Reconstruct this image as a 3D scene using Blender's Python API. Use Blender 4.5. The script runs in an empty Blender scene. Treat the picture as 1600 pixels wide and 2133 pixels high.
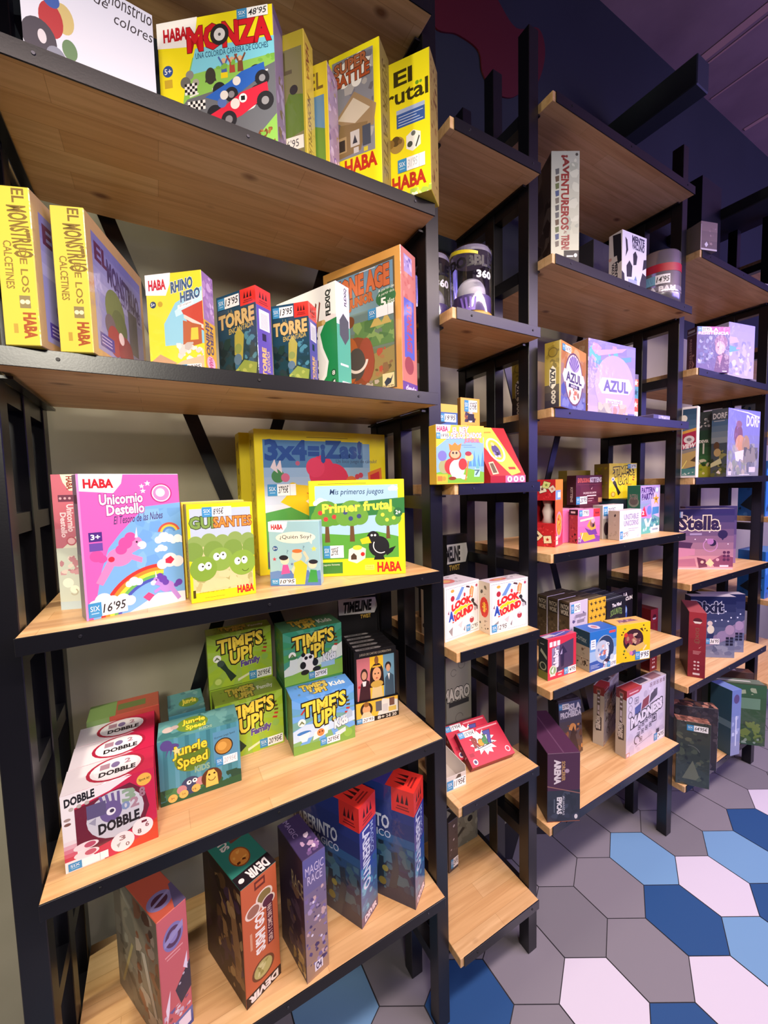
import bpy, bmesh, math, random
from mathutils import Matrix, Vector
C = bpy.context.scene.collection
PI = math.pi
K = 0.82          # metres per survey unit (1 unit = camera to shelf-front distance)
EYE = 1.95        # camera height above the floor, in units
def X(u): return u*K
def Y(u): return (u-1.0)*K      # world y = 0 is the plane of the shelf fronts, +y goes to the wall
def Z(u): return (u+EYE)*K

# ------------------------------------------------------------------ camera, world, lights, exposure
sc = bpy.context.scene
sc.view_settings.view_transform = 'Standard'
sc.view_settings.look = 'None'
sc.view_settings.gamma = 1.0
sc.view_settings.use_curve_mapping = False
sc.view_settings.exposure = 0.0
cam = bpy.data.cameras.new('camera')
cam.sensor_fit = 'HORIZONTAL'; cam.sensor_width = 36.0; cam.lens = 834.0/1600.0*36.0
cam.clip_start = 0.02; cam.clip_end = 60
camo = bpy.data.objects.new('camera', cam); C.objects.link(camo)
ya, pi_, ro = math.radians(29.28), math.radians(-4.03), math.radians(-1.44)
fw = Vector((math.sin(ya), math.cos(ya), 0)); rt = Vector((math.cos(ya), -math.sin(ya), 0)); up = Vector((0, 0, 1))
f2 = math.cos(pi_)*fw + math.sin(pi_)*up; u2 = -math.sin(pi_)*fw + math.cos(pi_)*up
r3 = math.cos(ro)*rt + math.sin(ro)*u2; u3 = -math.sin(ro)*rt + math.cos(ro)*u2
m = Matrix((r3, u3, -f2)).transposed().to_4x4(); m.translation = Vector((0, Y(0), Z(0)))
camo.matrix_world = m
sc.camera = camo

w = bpy.data.worlds.new('world'); sc.world = w; w.use_nodes = True
bg = w.node_tree.nodes['Background']; bg.inputs[0].default_value = (0.62, 0.6, 0.85, 1); bg.inputs[1].default_value = 0.03

def area(name, loc, aim, sx, sy, power, col, spread=180):
    l = bpy.data.lights.new(name, 'AREA'); l.shape = 'RECTANGLE'; l.size = sx; l.size_y = sy
    l.energy = power; l.color = col; l.spread = math.radians(spread)
    o = bpy.data.objects.new(name, l); C.objects.link(o)
    o.location = loc
    o.rotation_euler = (Vector(aim)-Vector(loc)).to_track_quat('-Z', 'Y').to_euler()
    return o
# row of shaded lamps above the aisle, two spotlights further back, the violet light to the right
area('aisle_lamps', (1.7, -1.05, 2.72), (1.75, -0.12, 0.6), 4.6, 0.16, 62, (1.0, 0.80, 0.74), 125)
area('room_spot', (-0.6, -2.6, 2.65), (0.25, 0.25, 1.5), 0.55, 0.35, 11, (1.0, 0.93, 0.78), 80)
area('room_spot', (2.4, -3.0, 2.8), (1.6, 0.1, 1.0), 0.6, 0.4, 7, (1.0, 0.80, 0.82), 80)
area('violet_light', (4.8, -2.4, 2.55), (4.8, 0.0, 2.55), 4.6, 1.9, 120, (0.30, 0.24, 1.0))
area('side_lamp', (-1.7, 0.05, 2.35), (0.1, 0.42, 1.1), 0.15, 0.15, 26, (1.0, 0.95, 0.75))
area('ceiling_fill', (4.0, -2.6, 2.9), (3.6, -1.2, 4.0), 1.2, 0.5, 16, (1.0, 0.72, 0.80), 150)  # added fill in place of the pinkish bounce on the ceiling, no real lamp

# ------------------------------------------------------------------ materials
def lin(h):
    h = h.lstrip('#'); r = [int(h[i:i+2], 16)/255 for i in (0, 2, 4)]
    return tuple(x/12.92 if x <= .04045 else ((x+.055)/1.055)**2.4 for x in r)+(1,)
MC = {}
def mat(col, rough=0.42, metal=0.0, spec=0.45, coat=0.0, bump=0.0, bscale=60.0, key=''):
    k = (col, rough, metal, spec, coat, bump, key)
    if k in MC: return MC[k]
    m = bpy.data.materials.new('paint_'+col.strip('#')+key); m.use_nodes = True
    nt = m.node_tree; b = nt.nodes['Principled BSDF']
    b.inputs['Base Color'].default_value = lin(col); b.inputs['Roughness'].default_value = rough
    b.inputs['Metallic'].default_value = metal; b.inputs['Specular IOR Level'].default_value = spec
    b.inputs['Coat Weight'].default_value = coat; b.inputs['Coat Roughness'].default_value = 0.08
    if bump:
        n = nt.nodes.new('ShaderNodeTexNoise'); n.inputs['Scale'].default_value = bscale; n.inputs['Detail'].default_value = 3
        bp = nt.nodes.new('ShaderNodeBump'); bp.inputs['Strength'].default_value = bump; bp.inputs['Distance'].default_value = 0.004
        t = nt.nodes.new('ShaderNodeTexCoord')
        nt.links.new(t.outputs['Object'], n.inputs['Vector']); nt.links.new(n.outputs['Fac'], bp.inputs['Height'])
        nt.links.new(bp.outputs['Normal'], b.inputs['Coat Normal' if coat else 'Normal'])
    MC[k] = m; return m
def PM(col): return mat(col, 0.40, 0, 0.4)                       # printed carton
def WM(col): return mat(col, 0.45, 0, 0.4, 0.9, 0.35, 30, '_wrap')  # the same under shrink wrap
STEEL = mat('#101016', 0.3, 0, 0.5, 0, 0.02, 300, '_steel')
SCREW = mat('#55555e', 0.3, 0.9)
SCREWD = mat('#0b0b0e', 0.5)

def wood():
    m = bpy.data.materials.new('pine_board'); m.use_nodes = True
    nt = m.node_tree; N = nt.nodes.new; L = nt.links.new; b = nt.nodes['Principled BSDF']
    tc = N('ShaderNodeTexCoord'); oi = N('ShaderNodeObjectInfo')
    ad = N('ShaderNodeVectorMath'); ad.operation = 'ADD'
    mu = N('ShaderNodeVectorMath'); mu.operation = 'SCALE'; mu.inputs['Scale'].default_value = 7.3
    cx = N('ShaderNodeCombineXYZ'); L(oi.outputs['Random'], cx.inputs[0]); L(oi.outputs['Random'], cx.inputs[1])
    L(cx.outputs[0], mu.inputs[0]); L(tc.outputs['Object'], ad.inputs[0]); L(mu.outputs[0], ad.inputs[1])
    br = N('ShaderNodeTexBrick'); br.inputs['Scale'].default_value = 1.0
    br.inputs['Brick Width'].default_value = 0.42; br.inputs['Row Height'].default_value = 0.055
    br.inputs['Mortar Size'].default_value = 0.0006; br.inputs['Color1'].default_value = lin('#e4bf8e')
    br.inputs['Color2'].default_value = lin('#d8ab76'); br.inputs['Mortar'].default_value = lin('#c39a68')
    br.offset = 0.37
    L(ad.outputs[0], br.inputs['Vector'])
    mp = N('ShaderNodeMapping'); mp.inputs['Scale'].default_value = (2.2, 34, 34); L(ad.outputs[0], mp.inputs['Vector'])
    ns = N('ShaderNodeTexNoise'); ns.inputs['Scale'].default_value = 1.6; ns.inputs['Detail'].default_value = 6; ns.inputs['Distortion'].default_value = 0.8
    L(mp.outputs[0], ns.inputs['Vector'])
    rp = N('ShaderNodeValToRGB'); rp.color_ramp.elements[0].position = .3; rp.color_ramp.elements[0].color = (.72, .62, .52, 1)
    rp.color_ramp.elements[1].position = .62; rp.color_ramp.elements[1].color = (1, 1, 1, 1); L(ns.outputs['Fac'], rp.inputs[0])
    mx = N('ShaderNodeMix'); mx.data_type = 'RGBA'; mx.blend_type = 'MULTIPLY'; mx.inputs[0].default_value = 0.75
    L(br.outputs['Color'], mx.inputs[6]); L(rp.outputs[0], mx.inputs[7])
    mp2 = N('ShaderNodeMapping'); mp2.inputs['Scale'].default_value = (5.2, 8.5, 0.01); L(ad.outputs[0], mp2.inputs['Vector'])
    vo = N('ShaderNodeTexVoronoi'); vo.inputs['Scale'].default_value = 1.0; L(mp2.outputs[0], vo.inputs['Vector'])
    r2 = N('ShaderNodeValToRGB'); r2.color_ramp.elements[0].position = .04; r2.color_ramp.elements[0].color = lin('#7a4a22')
    r2.color_ramp.elements[1].position = .12; r2.color_ramp.elements[1].color = (1, 1, 1, 1)
    L(vo.outputs['Distance'], r2.inputs[0])
    m2 = N('ShaderNodeMix'); m2.data_type = 'RGBA'; m2.blend_type = 'MULTIPLY'; m2.inputs[0].default_value = 0.8
    L(mx.outputs[2], m2.inputs[6]); L(r2.outputs[0], m2.inputs[7])
    L(m2.outputs[2], b.inputs['Base Color']); b.inputs['Roughness'].default_value = 0.36; b.inputs['Specular IOR Level'].default_value = 0.35
    return m
WOOD = wood()
def plaster(name, c1, c2, scale=1.5, rough=0.8, bump=0.1):
    m = bpy.data.materials.new(name); m.use_nodes = True
    nt = m.node_tree; N = nt.nodes.new; L = nt.links.new; b = nt.nodes['Principled BSDF']
    tc = N('ShaderNodeTexCoord'); n = N('ShaderNodeTexNoise'); n.inputs['Scale'].default_value = scale; n.inputs['Detail'].default_value = 6
    L(tc.outputs['Object'], n.inputs['Vector'])
    r = N('ShaderNodeValToRGB'); r.color_ramp.elements[0].position = .35; r.color_ramp.elements[0].color = lin(c1)
    r.color_ramp.elements[1].position = .7; r.color_ramp.elements[1].color = lin(c2)
    L(n.outputs['Fac'], r.inputs[0]); L(r.outputs[0], b.inputs['Base Color'])
    n2 = N('ShaderNodeTexNoise'); n2.inputs['Scale'].default_value = scale*30; L(tc.outputs['Object'], n2.inputs['Vector'])
    bp = N('ShaderNodeBump'); bp.inputs['Strength'].default_value = bump; L(n2.outputs['Fac'], bp.inputs['Height']); L(bp.outputs[0], b.inputs['Normal'])
    b.inputs['Roughness'].default_value = rough; b.inputs['Specular IOR Level'].default_value = 0.25
    return m
def film(name, tint, refl=0.12):
    m = bpy.data.materials.new(name); m.use_nodes = True
    nt = m.node_tree; N = nt.nodes.new; L = nt.links.new; nt.nodes.remove(nt.nodes['Principled BSDF'])
    t = N('ShaderNodeBsdfTransparent'); t.inputs[0].default_value = tint
    g = N('ShaderNodeBsdfGlossy'); g.inputs['Roughness'].default_value = 0.09
    lw = N('ShaderNodeLayerWeight'); lw.inputs['Blend'].default_value = 0.35
    ma = N('ShaderNodeMath'); ma.operation = 'MULTIPLY_ADD'; ma.inputs[1].default_value = 0.6; ma.inputs[2].default_value = refl
    L(lw.outputs['Fresnel'], ma.inputs[0])
    x = N('ShaderNodeMixShader'); L(ma.outputs[0], x.inputs[0]); L(t.outputs[0], x.inputs[1]); L(g.outputs[0], x.inputs[2])
    L(x.outputs[0], nt.nodes['Material Output'].inputs['Surface'])
    return m
CLEAR = film('clear_plastic', (0.93, 0.93, 0.95, 1), 0.10)

# ------------------------------------------------------------------ geometry helpers
def link(name, bm, mats, parent=None, smooth=False):
    me = bpy.data.meshes.new(name); bm.to_mesh(me); bm.free()
    for q in (mats if isinstance(mats, (list, tuple)) else [mats]): me.materials.append(q)
    if smooth:
        for p in me.polygons: p.use_smooth = True
    o = bpy.data.objects.new(name, me); C.objects.link(o)
    if parent: o.parent = parent
    return o
def bx(bm, x0, x1, y0, y1, z0, z1, bev=0.0, mi=0):
    r = bmesh.ops.create_cube(bm, size=1.0)
    vs = r['verts']
    for v in vs:
        v.co = Vector((x0+(v.co.x+.5)*(x1-x0), y0+(v.co.y+.5)*(y1-y0), z0+(v.co.z+.5)*(z1-z0)))
    fs = {f for v in vs for f in v.link_faces}
    for f in fs: f.material_index = mi
    if bev:
        es = {e for f in fs for e in f.edges}
        bmesh.ops.bevel(bm, geom=list(es), offset=bev, segments=1, affect='EDGES')
    return bm
def box_obj(name, x0, x1, y0, y1, z0, z1, m, parent=None, bev=0.0):
    bm = bmesh.new(); bx(bm, x0, x1, y0, y1, z0, z1, bev); return link(name, bm, m, parent)
def lathe(prof, n=32):
    bm = bmesh.new(); rings = []
    for r, z in prof: rings.append([bm.verts.new((r*math.cos(2*PI*i/n), r*math.sin(2*PI*i/n), z)) for i in range(n)])
    for a, b in zip(rings, rings[1:]):
        for i in range(n): bm.faces.new((a[i], a[(i+1) % n], b[(i+1) % n], b[i]))
    return bm
def empty(name, loc, rz=0, label=None, cat=None, group=None, rx=0):
    o = bpy.data.objects.new(name, None); C.objects.link(o); o.empty_display_size = 0.05
    o.rotation_mode = 'XYZ'; o.location = loc; o.rotation_euler = (rx, 0, rz)
    if label: o['label'] = label; o['category'] = cat
    if group: o['group'] = group
    return o
def tag(o, label, cat, group=None):
    o['label'] = label; o['category'] = cat
    if group: o['group'] = group
    return o
def struct(o): o['kind'] = 'structure'; return o

# ------------------------------------------------------------------ printed faces: a small drawing language in face coordinates (0..1, 0..1)
TXT = {}
def glyphs(s, bold):
    k = (s, bold)
    if k not in TXT:
        cu = bpy.data.curves.new('lettering', 'FONT'); cu.body = s; cu.size = 1; cu.offset = bold; cu.resolution_u = 2
        ob = bpy.data.objects.new('lettering', cu)
        me = bpy.data.meshes.new_from_object(ob)
        vs = [(v.co.x, v.co.y) for v in me.vertices]; fs = [tuple(p.vertices) for p in me.polygons]
        bpy.data.objects.remove(ob); bpy.data.curves.remove(cu); bpy.data.meshes.remove(me)
        TXT[k] = (vs, fs)
    return TXT[k]
def r(u0, v0, u1, v1, c): return ('p', [(u0, v0), (u1, v0), (u1, v1), (u0, v1)], c)
def p(pts, c): return ('p', pts, c)
def c(u, v, rad, col, ry=None, n=22): return ('c', u, v, rad, col, ry, n)
def t(u0, v0, u1, v1, s, col, b=.015, rot=0, rise=0, sh=0, ol=None, ow=.035, arc=0): return ('t', u0, v0, u1, v1, s, col, b, rot, rise, sh, ol, ow, arc)
def st(u, v, rad, col): return ('s', u, v, rad, col)
def a(u, v, r0, r1, a0, a1, col): return ('a', u, v, r0, r1, a0, a1, col)
def n(u0, v0, u1, v1, cols, k, size, seed): return ('n', u0, v0, u1, v1, cols, k, size, seed)
def g(u0, v0, u1, v1, c0, c1, k=7): return ('g', u0, v0, u1, v1, c0, c1, k)
def mixhex(a_, b_, f):
    A = [int(a_[i:i+2], 16) for i in (1, 3, 5)]; B = [int(b_[i:i+2], 16) for i in (1, 3, 5)]
    return '#%02x%02x%02x' % tuple(int(x+(y-x)*f) for x, y in zip(A, B))
def clip(pts):
    for ax, lim, sg in ((0, 0., 1), (0, 1., -1), (1, 0., 1), (1, 1., -1)):
        out = []
        for i in range(len(pts)):
            P, Q = pts[i-1], pts[i]
            dp, dq = sg*(P[ax]-lim), sg*(Q[ax]-lim)
            if (dp >= 0) != (dq >= 0):
                f = dp/(dp-dq); out.append((P[0]+(Q[0]-P[0])*f, P[1]+(Q[1]-P[1])*f))
            if dq >= 0: out.append(Q)
        pts = out
        if len(pts) < 3: return []
    return pts
def expand(cmds, W, H):
    """-> list of (list of polygons, colour); W,H are the face's real size"""
    out = []
    q = W/H
    for d in cmds:
        if isinstance(d, list): out += expand(d, W, H); continue
        k = d[0]
        if k == 'p': out.append(([d[1]], d[2]))
        elif k == 'c':
            _, u, v, rad, col, ry, nn = d; ry = rad*q if ry is None else ry
            out.append(([[(u+rad*math.cos(2*PI*i/nn), v+ry*math.sin(2*PI*i/nn)) for i in range(nn)]], col))
        elif k == 's':
            _, u, v, rad, col = d
            out.append(([[(u+rad*(1 if i % 2 == 0 else .42)*math.sin(PI*i/5), v+rad*q*(1 if i % 2 == 0 else .42)*math.cos(PI*i/5)) for i in range(10)]], col))
        elif k == 'a':
            _, u, v, r0, r1, a0, a1, col = d; nn = 16
            ps = []
            for i in range(nn):
                x0, x1 = math.radians(a0+(a1-a0)*i/nn), math.radians(a0+(a1-a0)*(i+1)/nn)
                ps.append([(u+r0*math.cos(x0), v+r0*q*math.sin(x0)), (u+r1*math.cos(x0), v+r1*q*math.sin(x0)), (u+r1*math.cos(x1), v+r1*q*math.sin(x1)), (u+r0*math.cos(x1), v+r0*q*math.sin(x1))])
            out.append((ps, col))
        elif k == 'g':
            _, u0, v0, u1, v1, c0, c1, kk = d
            for i in range(kk):
                out.append(([[(u0, v0+(v1-v0)*i/kk), (u1, v0+(v1-v0)*i/kk), (u1, v0+(v1-v0)*(i+1)/kk), (u0, v0+(v1-v0)*(i+1)/kk)]], mixhex(c0, c1, i/max(1, kk-1))))
        elif k == 'n':
            _, u0, v0, u1, v1, cols, kk, size, seed = d; R = random.Random(seed)
            for i in range(kk):
                cu, cv = R.uniform(u0, u1), R.uniform(v0, v1); s = size*R.uniform(.4, 1.2); e = R.uniform(.5, 1.6); o = R.uniform(0, PI); nn = R.choice((5, 6, 8))
                pts = []
                for j in range(nn):
                    th = 2*PI*j/nn; rr = s*R.uniform(.7, 1.15); x, y = rr*math.cos(th)*e, rr*math.sin(th)
                    pts.append((min(max(cu+x*math.cos(o)-y*math.sin(o), u0), u1), min(max(cv+(x*math.sin(o)+y*math.cos(o))*q, v0), v1)))
                out.append(([pts], R.choice(cols)))
        elif k == 't':
            _, u0, v0, u1, v1, s, col, b, rot, rise, sh, ol, ow, arc = d
            base = glyphs(s, 0)[0]
            if not base: continue
            xs = [x for x, y in base]; ys = [y for x, y in base]; x0, x1, y0, y1 = min(xs), max(xs), min(ys), max(ys)
            def mp(x, y):
                A_, B_ = (x-x0)/max(1e-6, x1-x0), (y-y0)/max(1e-6, y1-y0)
                A_ += sh*(B_-.5)*(y1-y0)/max(1e-6, x1-x0)
                B_ += arc*(1-(2*A_-1)**2)
                if rot == 0: return (u0+A_*(u1-u0), v0+B_*(v1-v0)+rise*A_)
                if rot == 2: return (u1-A_*(u1-u0), v1-B_*(v1-v0))
                if rot < 0: return (u0+B_*(u1-u0)+rise*A_, v1-A_*(v1-v0))
                return (u1-B_*(u1-u0), v0+A_*(v1-v0))
            for bb, cc in (((ow, ol),) if ol else ())+((b, col),):
                vs, fs = glyphs(s, bb)
                out.append(([[mp(*vs[i]) for i in f] for f in fs], cc))
    return out
def paint(bm, org, U, V, Nn, W, H, cmds, midx, step=2.2e-5, base=6e-5):
    """lay the print on one face of a box, later shapes a hair above earlier ones"""
    boxes = []
    for polys, col in expand(cmds, W, H):
        polys = [q for q in (clip(list(q)) for q in polys) if len(q) >= 3]
        if not polys: continue
        us = [x for q in polys for x, y in q]; vs = [y for q in polys for x, y in q]
        bb = (min(us), min(vs), max(us), max(vs)); lay = 0
        for b2, l2 in boxes:
            if l2 >= lay and bb[0] < b2[2] and b2[0] < bb[2] and bb[1] < b2[3] and b2[1] < bb[3]: lay = l2+1
        boxes.append((bb, lay)); off = Nn*(base+step*lay); mi = midx(col)
        for q in polys:
            pts = [org+U*(x*W)+V*(y*H)+off for x, y in q]
            ar = Vector((0, 0, 0))
            for i in range(1, len(pts)-1): ar += (pts[i]-pts[0]).cross(pts[i+1]-pts[0])
            if ar.length < 1e-11: continue
            if ar.dot(Nn) < 0: pts.reverse()
            try: bm.faces.new([bm.verts.new(x) for x in pts]).material_index = mi
            except ValueError: pass
def face_frame(f, w, d, h):
    """box local space: x -w/2..w/2, y -d/2..d/2 (front is -y), z 0..h"""
    ex, ey, ez = Vector((1, 0, 0)), Vector((0, 1, 0)), Vector((0, 0, 1))
    return {'F': (Vector((-w/2, -d/2, 0)), ex, ez, -ey, w, h), 'L': (Vector((-w/2, d/2, 0)), -ey, ez, -ex, d, h),
            'R': (Vector((w/2, -d/2, 0)), ey, ez, ex, d, h), 'T': (Vector((-w/2, -d/2, h)), ex, ey, ez, w, d),
            'B': (Vector((-w/2, d/2, 0)), ex, -ey, -ez, w, d)}[f]
def slots(fn):
    mats = []; idx = {}
    def midx(col):
        if col not in idx: idx[col] = len(mats); mats.append(fn(col))
        return idx[col]
    return mats, midx
def carton(parent, w, d, h, cols, art, wrap=False, name='carton', bev=0.0012, z0=0.0):
    fn = WM if wrap else PM
    mats, midx = slots(fn); bm = bmesh.new()
    if isinstance(cols, str): cols = {'*': cols}
    bx(bm, -w/2, w/2, -d/2, d/2, 0, h, bev)
    bm.normal_update()
    for f in bm.faces:
        nn = f.normal; ax = max(range(3), key=lambda i: abs(nn[i]))
        k = ('L', 'R') if ax == 0 else (('F', 'K') if ax == 1 else ('B', 'T'))
        k = k[1] if nn[ax] > 0 else k[0]
        f.material_index = midx(cols.get(k, cols['*']))
    for k, cm in art.items():
        o, U, V, Nn, W, H = face_frame(k, w, d, h); paint(bm, o, U, V, Nn, W, H, cm, midx)
    if z0:
        for v in bm.verts: v.co.z += z0
    return link(name, bm, mats, parent)
def sticker(parent, w, d, h, face, u0, v0, u1, v1, price, cells=1, faint=False):
    """the shop's price label: blue block with three white letters, white box with a handwritten price"""
    mats, midx = slots(PM); bm = bmesh.new()
    o, U, V, Nn, W, H = face_frame(face, w, d, h); q = W/H
    du, dv = u1-u0, v1-v0; b = u0+du*.33; ink = '#b9bcc4' if faint else '#1c1c22'
    cm = [r(u0, v0, u1, v1, '#f4f4f6'), r(u0, v0, b, v1, '#3f8fc4'), t(u0+du*.05, v0+dv*.42, b-du*.05, v0+dv*.78, 'SIX', '#eef4fa', .0),
          r(u0+du*.07, v0+dv*.22, b-du*.07, v0+dv*.3, '#9cc6e2')]
    if cells > 1: cm.append(r(u0+du*.78, v0, u0+du*.79, v1, '#8a94a0'))
    if price: cm.append(t(b+du*.05, v0+dv*.2, (u0+du*.77 if cells > 1 else u1)-du*.05, v0+dv*.82, price, ink, .012, sh=.2, rise=dv*.06))
    paint(bm, o, U, V, Nn, W, H, cm, midx, base=9e-4)
    s = link('price_sticker', bm, mats, parent); s['label'] = 'blue and white price sticker'
    return s

# ------------------------------------------------------------------ the room
CEIL = Z(2.78); WALLY = Y(1.56)
bm = bmesh.new(); bx(bm, -3.0, 8.0, WALLY, WALLY+0.1, 0, Z(1.02), 0, 0); bx(bm, -3.0, 8.0, WALLY, WALLY+0.1, Z(1.02), CEIL, 0, 1)
struct(link('wall_back', bm, [plaster('wall_plaster', '#97937f', '#b3af9c', 1.2), plaster('slate_paint', '#23282c', '#2d3338', 0.8, 0.6)]))
struct(box_obj('ceiling', -3.0, 8.0, -4.5, WALLY+0.1, CEIL, CEIL+0.1, plaster('ceiling_plaster', '#7d6467', '#967a7c', 2.2, 0.85, 0.3)))
bm = bmesh.new()
for x0, y0, x1, y1, wd in ((2.705, 0.42, 2.69, -1.2, .05), (2.78, 0.42, 2.765, -1.2, .012), (3.05, 0.443, 3.035, -1.2, .012), (3.5, 0.44, 3.49, -1.2, .03)):
    q = [bm.verts.new(v) for v in ((x0, y0, CEIL-.003), (x1, y1, CEIL-.003), (x1+wd, y1, CEIL-.003), (x0+wd, y0, CEIL-.003))]
    bm.faces.new(q)
struct(link('trim_1', bm, mat('#b98f83', .6)))

# hexagonal floor tiles: regular hexagons, flat sides along y
GROUT = mat('#2f2e36', .9)
TILE = {'g': mat('#85828d', .42, 0, .35), 'G': mat('#7c7a84', .42, 0, .35), 'w': mat('#d4cfe2', .4, 0, .35), 'd': mat('#2b5288', .4, 0, .35), 'l': mat('#74a0cb', .4, 0, .35)}
tiles = {(-2, 0): 'w', (0, 0): 'd', (1, 0): 'w', (0, 1): 'l', (2, 0): 'l', (2, -1): 'd', (1, -1): 'l', (0, -1): 'w', (-1, -1): 'd', (3, 0): 'd', (4, 0): 'w',
         (-4, 1): 'd', (-6, 2): 'l', (-3, 3): 'l', (3, -1): 'w', (-2, -1): 'l', (-3, 0): 'g', (4, -1): 'l', (5, -1): 'd', (6, -1): 'w', (-3, 4): 'd'}
bm = bmesh.new(); bx(bm, -3.0, 8.0, -4.5, WALLY, -0.05, -0.002, 0, 0)
order = ['g', 'G', 'w', 'd', 'l']; R = random.Random(5)
for j in range(-22, 7):
    for i in range(-26, 34):
        cx, cy = 1.575+.2385*(i+j/2), .660-.82+.205*j
        if not (-2.9 < cx < 7.9 and -4.4 < cy < WALLY-.05): continue
        k = tiles.get((i, j))
        if k is None: k = R.choice('ggGwdl') if j < -1 else R.choice('ggG')
        rr = .1375-.0022
        bm.faces.new([bm.verts.new((cx+rr*math.sin(PI*q/3), cy+rr*math.cos(PI*q/3), 0)) for q in range(5, -1, -1)]).material_index = 1+order.index(k)
bm.normal_update()
struct(link('floor', bm, [GROUT]+[TILE[k] for k in order]))

# steel bracket arms and the red painted shape high on the wall
tag(box_obj('bracket_arm', 2.03, 2.13, 0.07, WALLY, 3.215, 3.335, mat('#2c343a', .55), None, .004), 'dark grey square bracket arm reaching out of the upper wall near the ceiling', 'bracket')
tag(box_obj('bracket_arm', X(3.2), X(3.5), Y(1.02), WALLY, Z(1.61), Z(1.68), mat('#25292e', .6), None, .004), 'dark grey flat bracket beam at the far right above the top shelf', 'bracket')
red = [(0.93, 3.40), (0.978, 3.268), (1.087, 3.293), (1.191, 3.286), (1.212, 3.215), (1.269, 3.170), (1.361, 3.183), (1.443, 3.244), (1.535, 3.322), (1.578, 3.458), (1.535, 3.534), (1.401, 3.47), (1.30, 3.52), (1.20, 3.60), (0.98, 3.62)]
bm = bmesh.new(); NR = 6
pts = []
for i in range(len(red)):
    p0, p1, p2, p3 = red[i-1], red[i], red[(i+1) % len(red)], red[(i+2) % len(red)]
    for s in range(NR):
        f = s/NR
        pts.append(tuple(.5*((2*p1[q])+(-p0[q]+p2[q])*f+(2*p0[q]-5*p1[q]+4*p2[q]-p3[q])*f*f+(-p0[q]+3*p1[q]-3*p2[q]+p3[q])*f**3) for q in (0, 1)))
vs = [bm.verts.new((x, WALLY-.006, z)) for x, z in pts]; f = bm.faces.new(vs)
e = bmesh.ops.extrude_face_region(bm, geom=[f])
for v in e['geom']:
    if isinstance(v, bmesh.types.BMVert): v.co.y = WALLY-.0005
bmesh.ops.recalc_face_normals(bm, faces=bm.faces[:])
tag(link('wall_mural', bm, mat('#560c14', .5)), 'dark red rounded painted shape high on the dark wall', 'mural')

# ------------------------------------------------------------------ shelving: side frames, boards, cross braces
LV_A = (1.372, .822, .2715, -.279, -.829, -1.385)      # board tops of the 1st and 5th bay
LV_B = (1.095, .541, -.007, -.561, -1.101, -1.656)     # board tops of the 2nd bay
LV_C = (1.364, .815, .266, -.285, -.825, -1.39)         # 3rd bay, a few millimetres lower
LV_D = (1.10, .537, -.009, -.56, -1.109, -1.66)         # 4th bay
TH = .034
FR = [(-.31, -.26), (.763, .813), (1.2216, 1.271), (2.296, 2.345), (3.378, 3.428)]
FRL = ['black steel ladder frame at the left end of the whole rack', 'black steel ladder frame between the widest left bay and the narrow bay',
       'black steel ladder frame between the narrow bay and the middle bay', 'black steel ladder frame between the middle bay and the bay with purple boxes',
       'black steel ladder frame at the far right edge of the photo']
for fi, (x0, x1) in enumerate(FR):
    e = empty('shelving_ladder', (X((x0+x1)/2), Y(1.25), 0), 0, FRL[fi], 'shelf frame', 'upright frames of the game rack')
    ex, ey = e.location.x, e.location.y
    for y0 in (1.054, 1.227, 1.405):
        box_obj('post', X(x0)-ex, X(x1)-ex, Y(y0)-ey, Y(y0+.05)-ey, 0, Z(1.595), STEEL, e, .0015)
    for lv, A in [(min(q), True) for q in zip(LV_A, LV_C)]+[(min(q), False) for q in zip(LV_B, LV_D)]:
        bm = bmesh.new()
        zt = Z(lv-TH)-.0005
        for y0, y1 in ((1.104, 1.227), (1.277, 1.405)): bx(bm, X(x0)-ex+.003, X(x1)-ex-.003, Y(y0)-ey, Y(y1)-ey, zt-.036, zt)
        left = (fi in (1, 3)) == A and fi > 0       # which side of the frame carries a board at this level
        right = (fi in (0, 2, 4)) == A
        if left: bx(bm, X(x0)-ex-.016, X(x0)-ex-.0004, Y(1.064)-ey, Y(1.44)-ey, zt-.005, zt)
        if right: bx(bm, X(x1)-ex+.0004, X(x1)-ex+.018, Y(1.064)-ey, Y(1.44)-ey, zt-.005, zt)
        link('rail', bm, STEEL, e)
BAY = [(-.257, .760, LV_A, 'widest left bay'), (.823, 1.2195, LV_B, 'narrow bay'), (1.285, 2.2935, LV_C, 'middle bay'), (2.365, 3.3755, LV_D, 'bay of purple boxes'), (3.44, 4.40, LV_A, 'bay cut by the right edge')]
ORD = ['topmost', 'second from the top', 'third from the top', 'fourth from the top', 'fifth from the top', 'lowest']
screwm = None
for bi, (x0, x1, lvs, nm) in enumerate(BAY):
    for li, lv in enumerate(lvs):
        e = empty('shelf_board', (X((x0+x1)/2), Y(1.22), Z(lv)), 0, 'pine shelf board, %s, in the %s' % (ORD[li], nm), 'shelf', 'pine boards of the game rack')
        hx = X(x1-x0)/2; y0 = Y(1.004)-e.location.y; y1 = Y(1.44)-e.location.y; t_ = TH*K
        box_obj('plank', -hx, hx, y0, y1, -t_, 0, WOOD, e, .001)
        bm = bmesh.new(); bx(bm, -hx+.012 if bi else -hx, hx, y0-.0035, y0-.0003, -t_-.001, .0006, .0006)
        link('front_strip', bm, STEEL, e)
        for sx in (-.80, -.05, .86) if hx > .25 else (-.62, .80):
            bm = bmesh.new(); bmesh.ops.create_cone(bm, cap_ends=True, segments=10, radius1=.0032, radius2=.0026, depth=.0016, matrix=Matrix.Translation((sx*hx, y0-.0043, -t_*.45))@Matrix.Rotation(PI/2, 4, 'X'))
            link('screw', bm, SCREW if (li+bi) % 2 else SCREWD, e)
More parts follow.
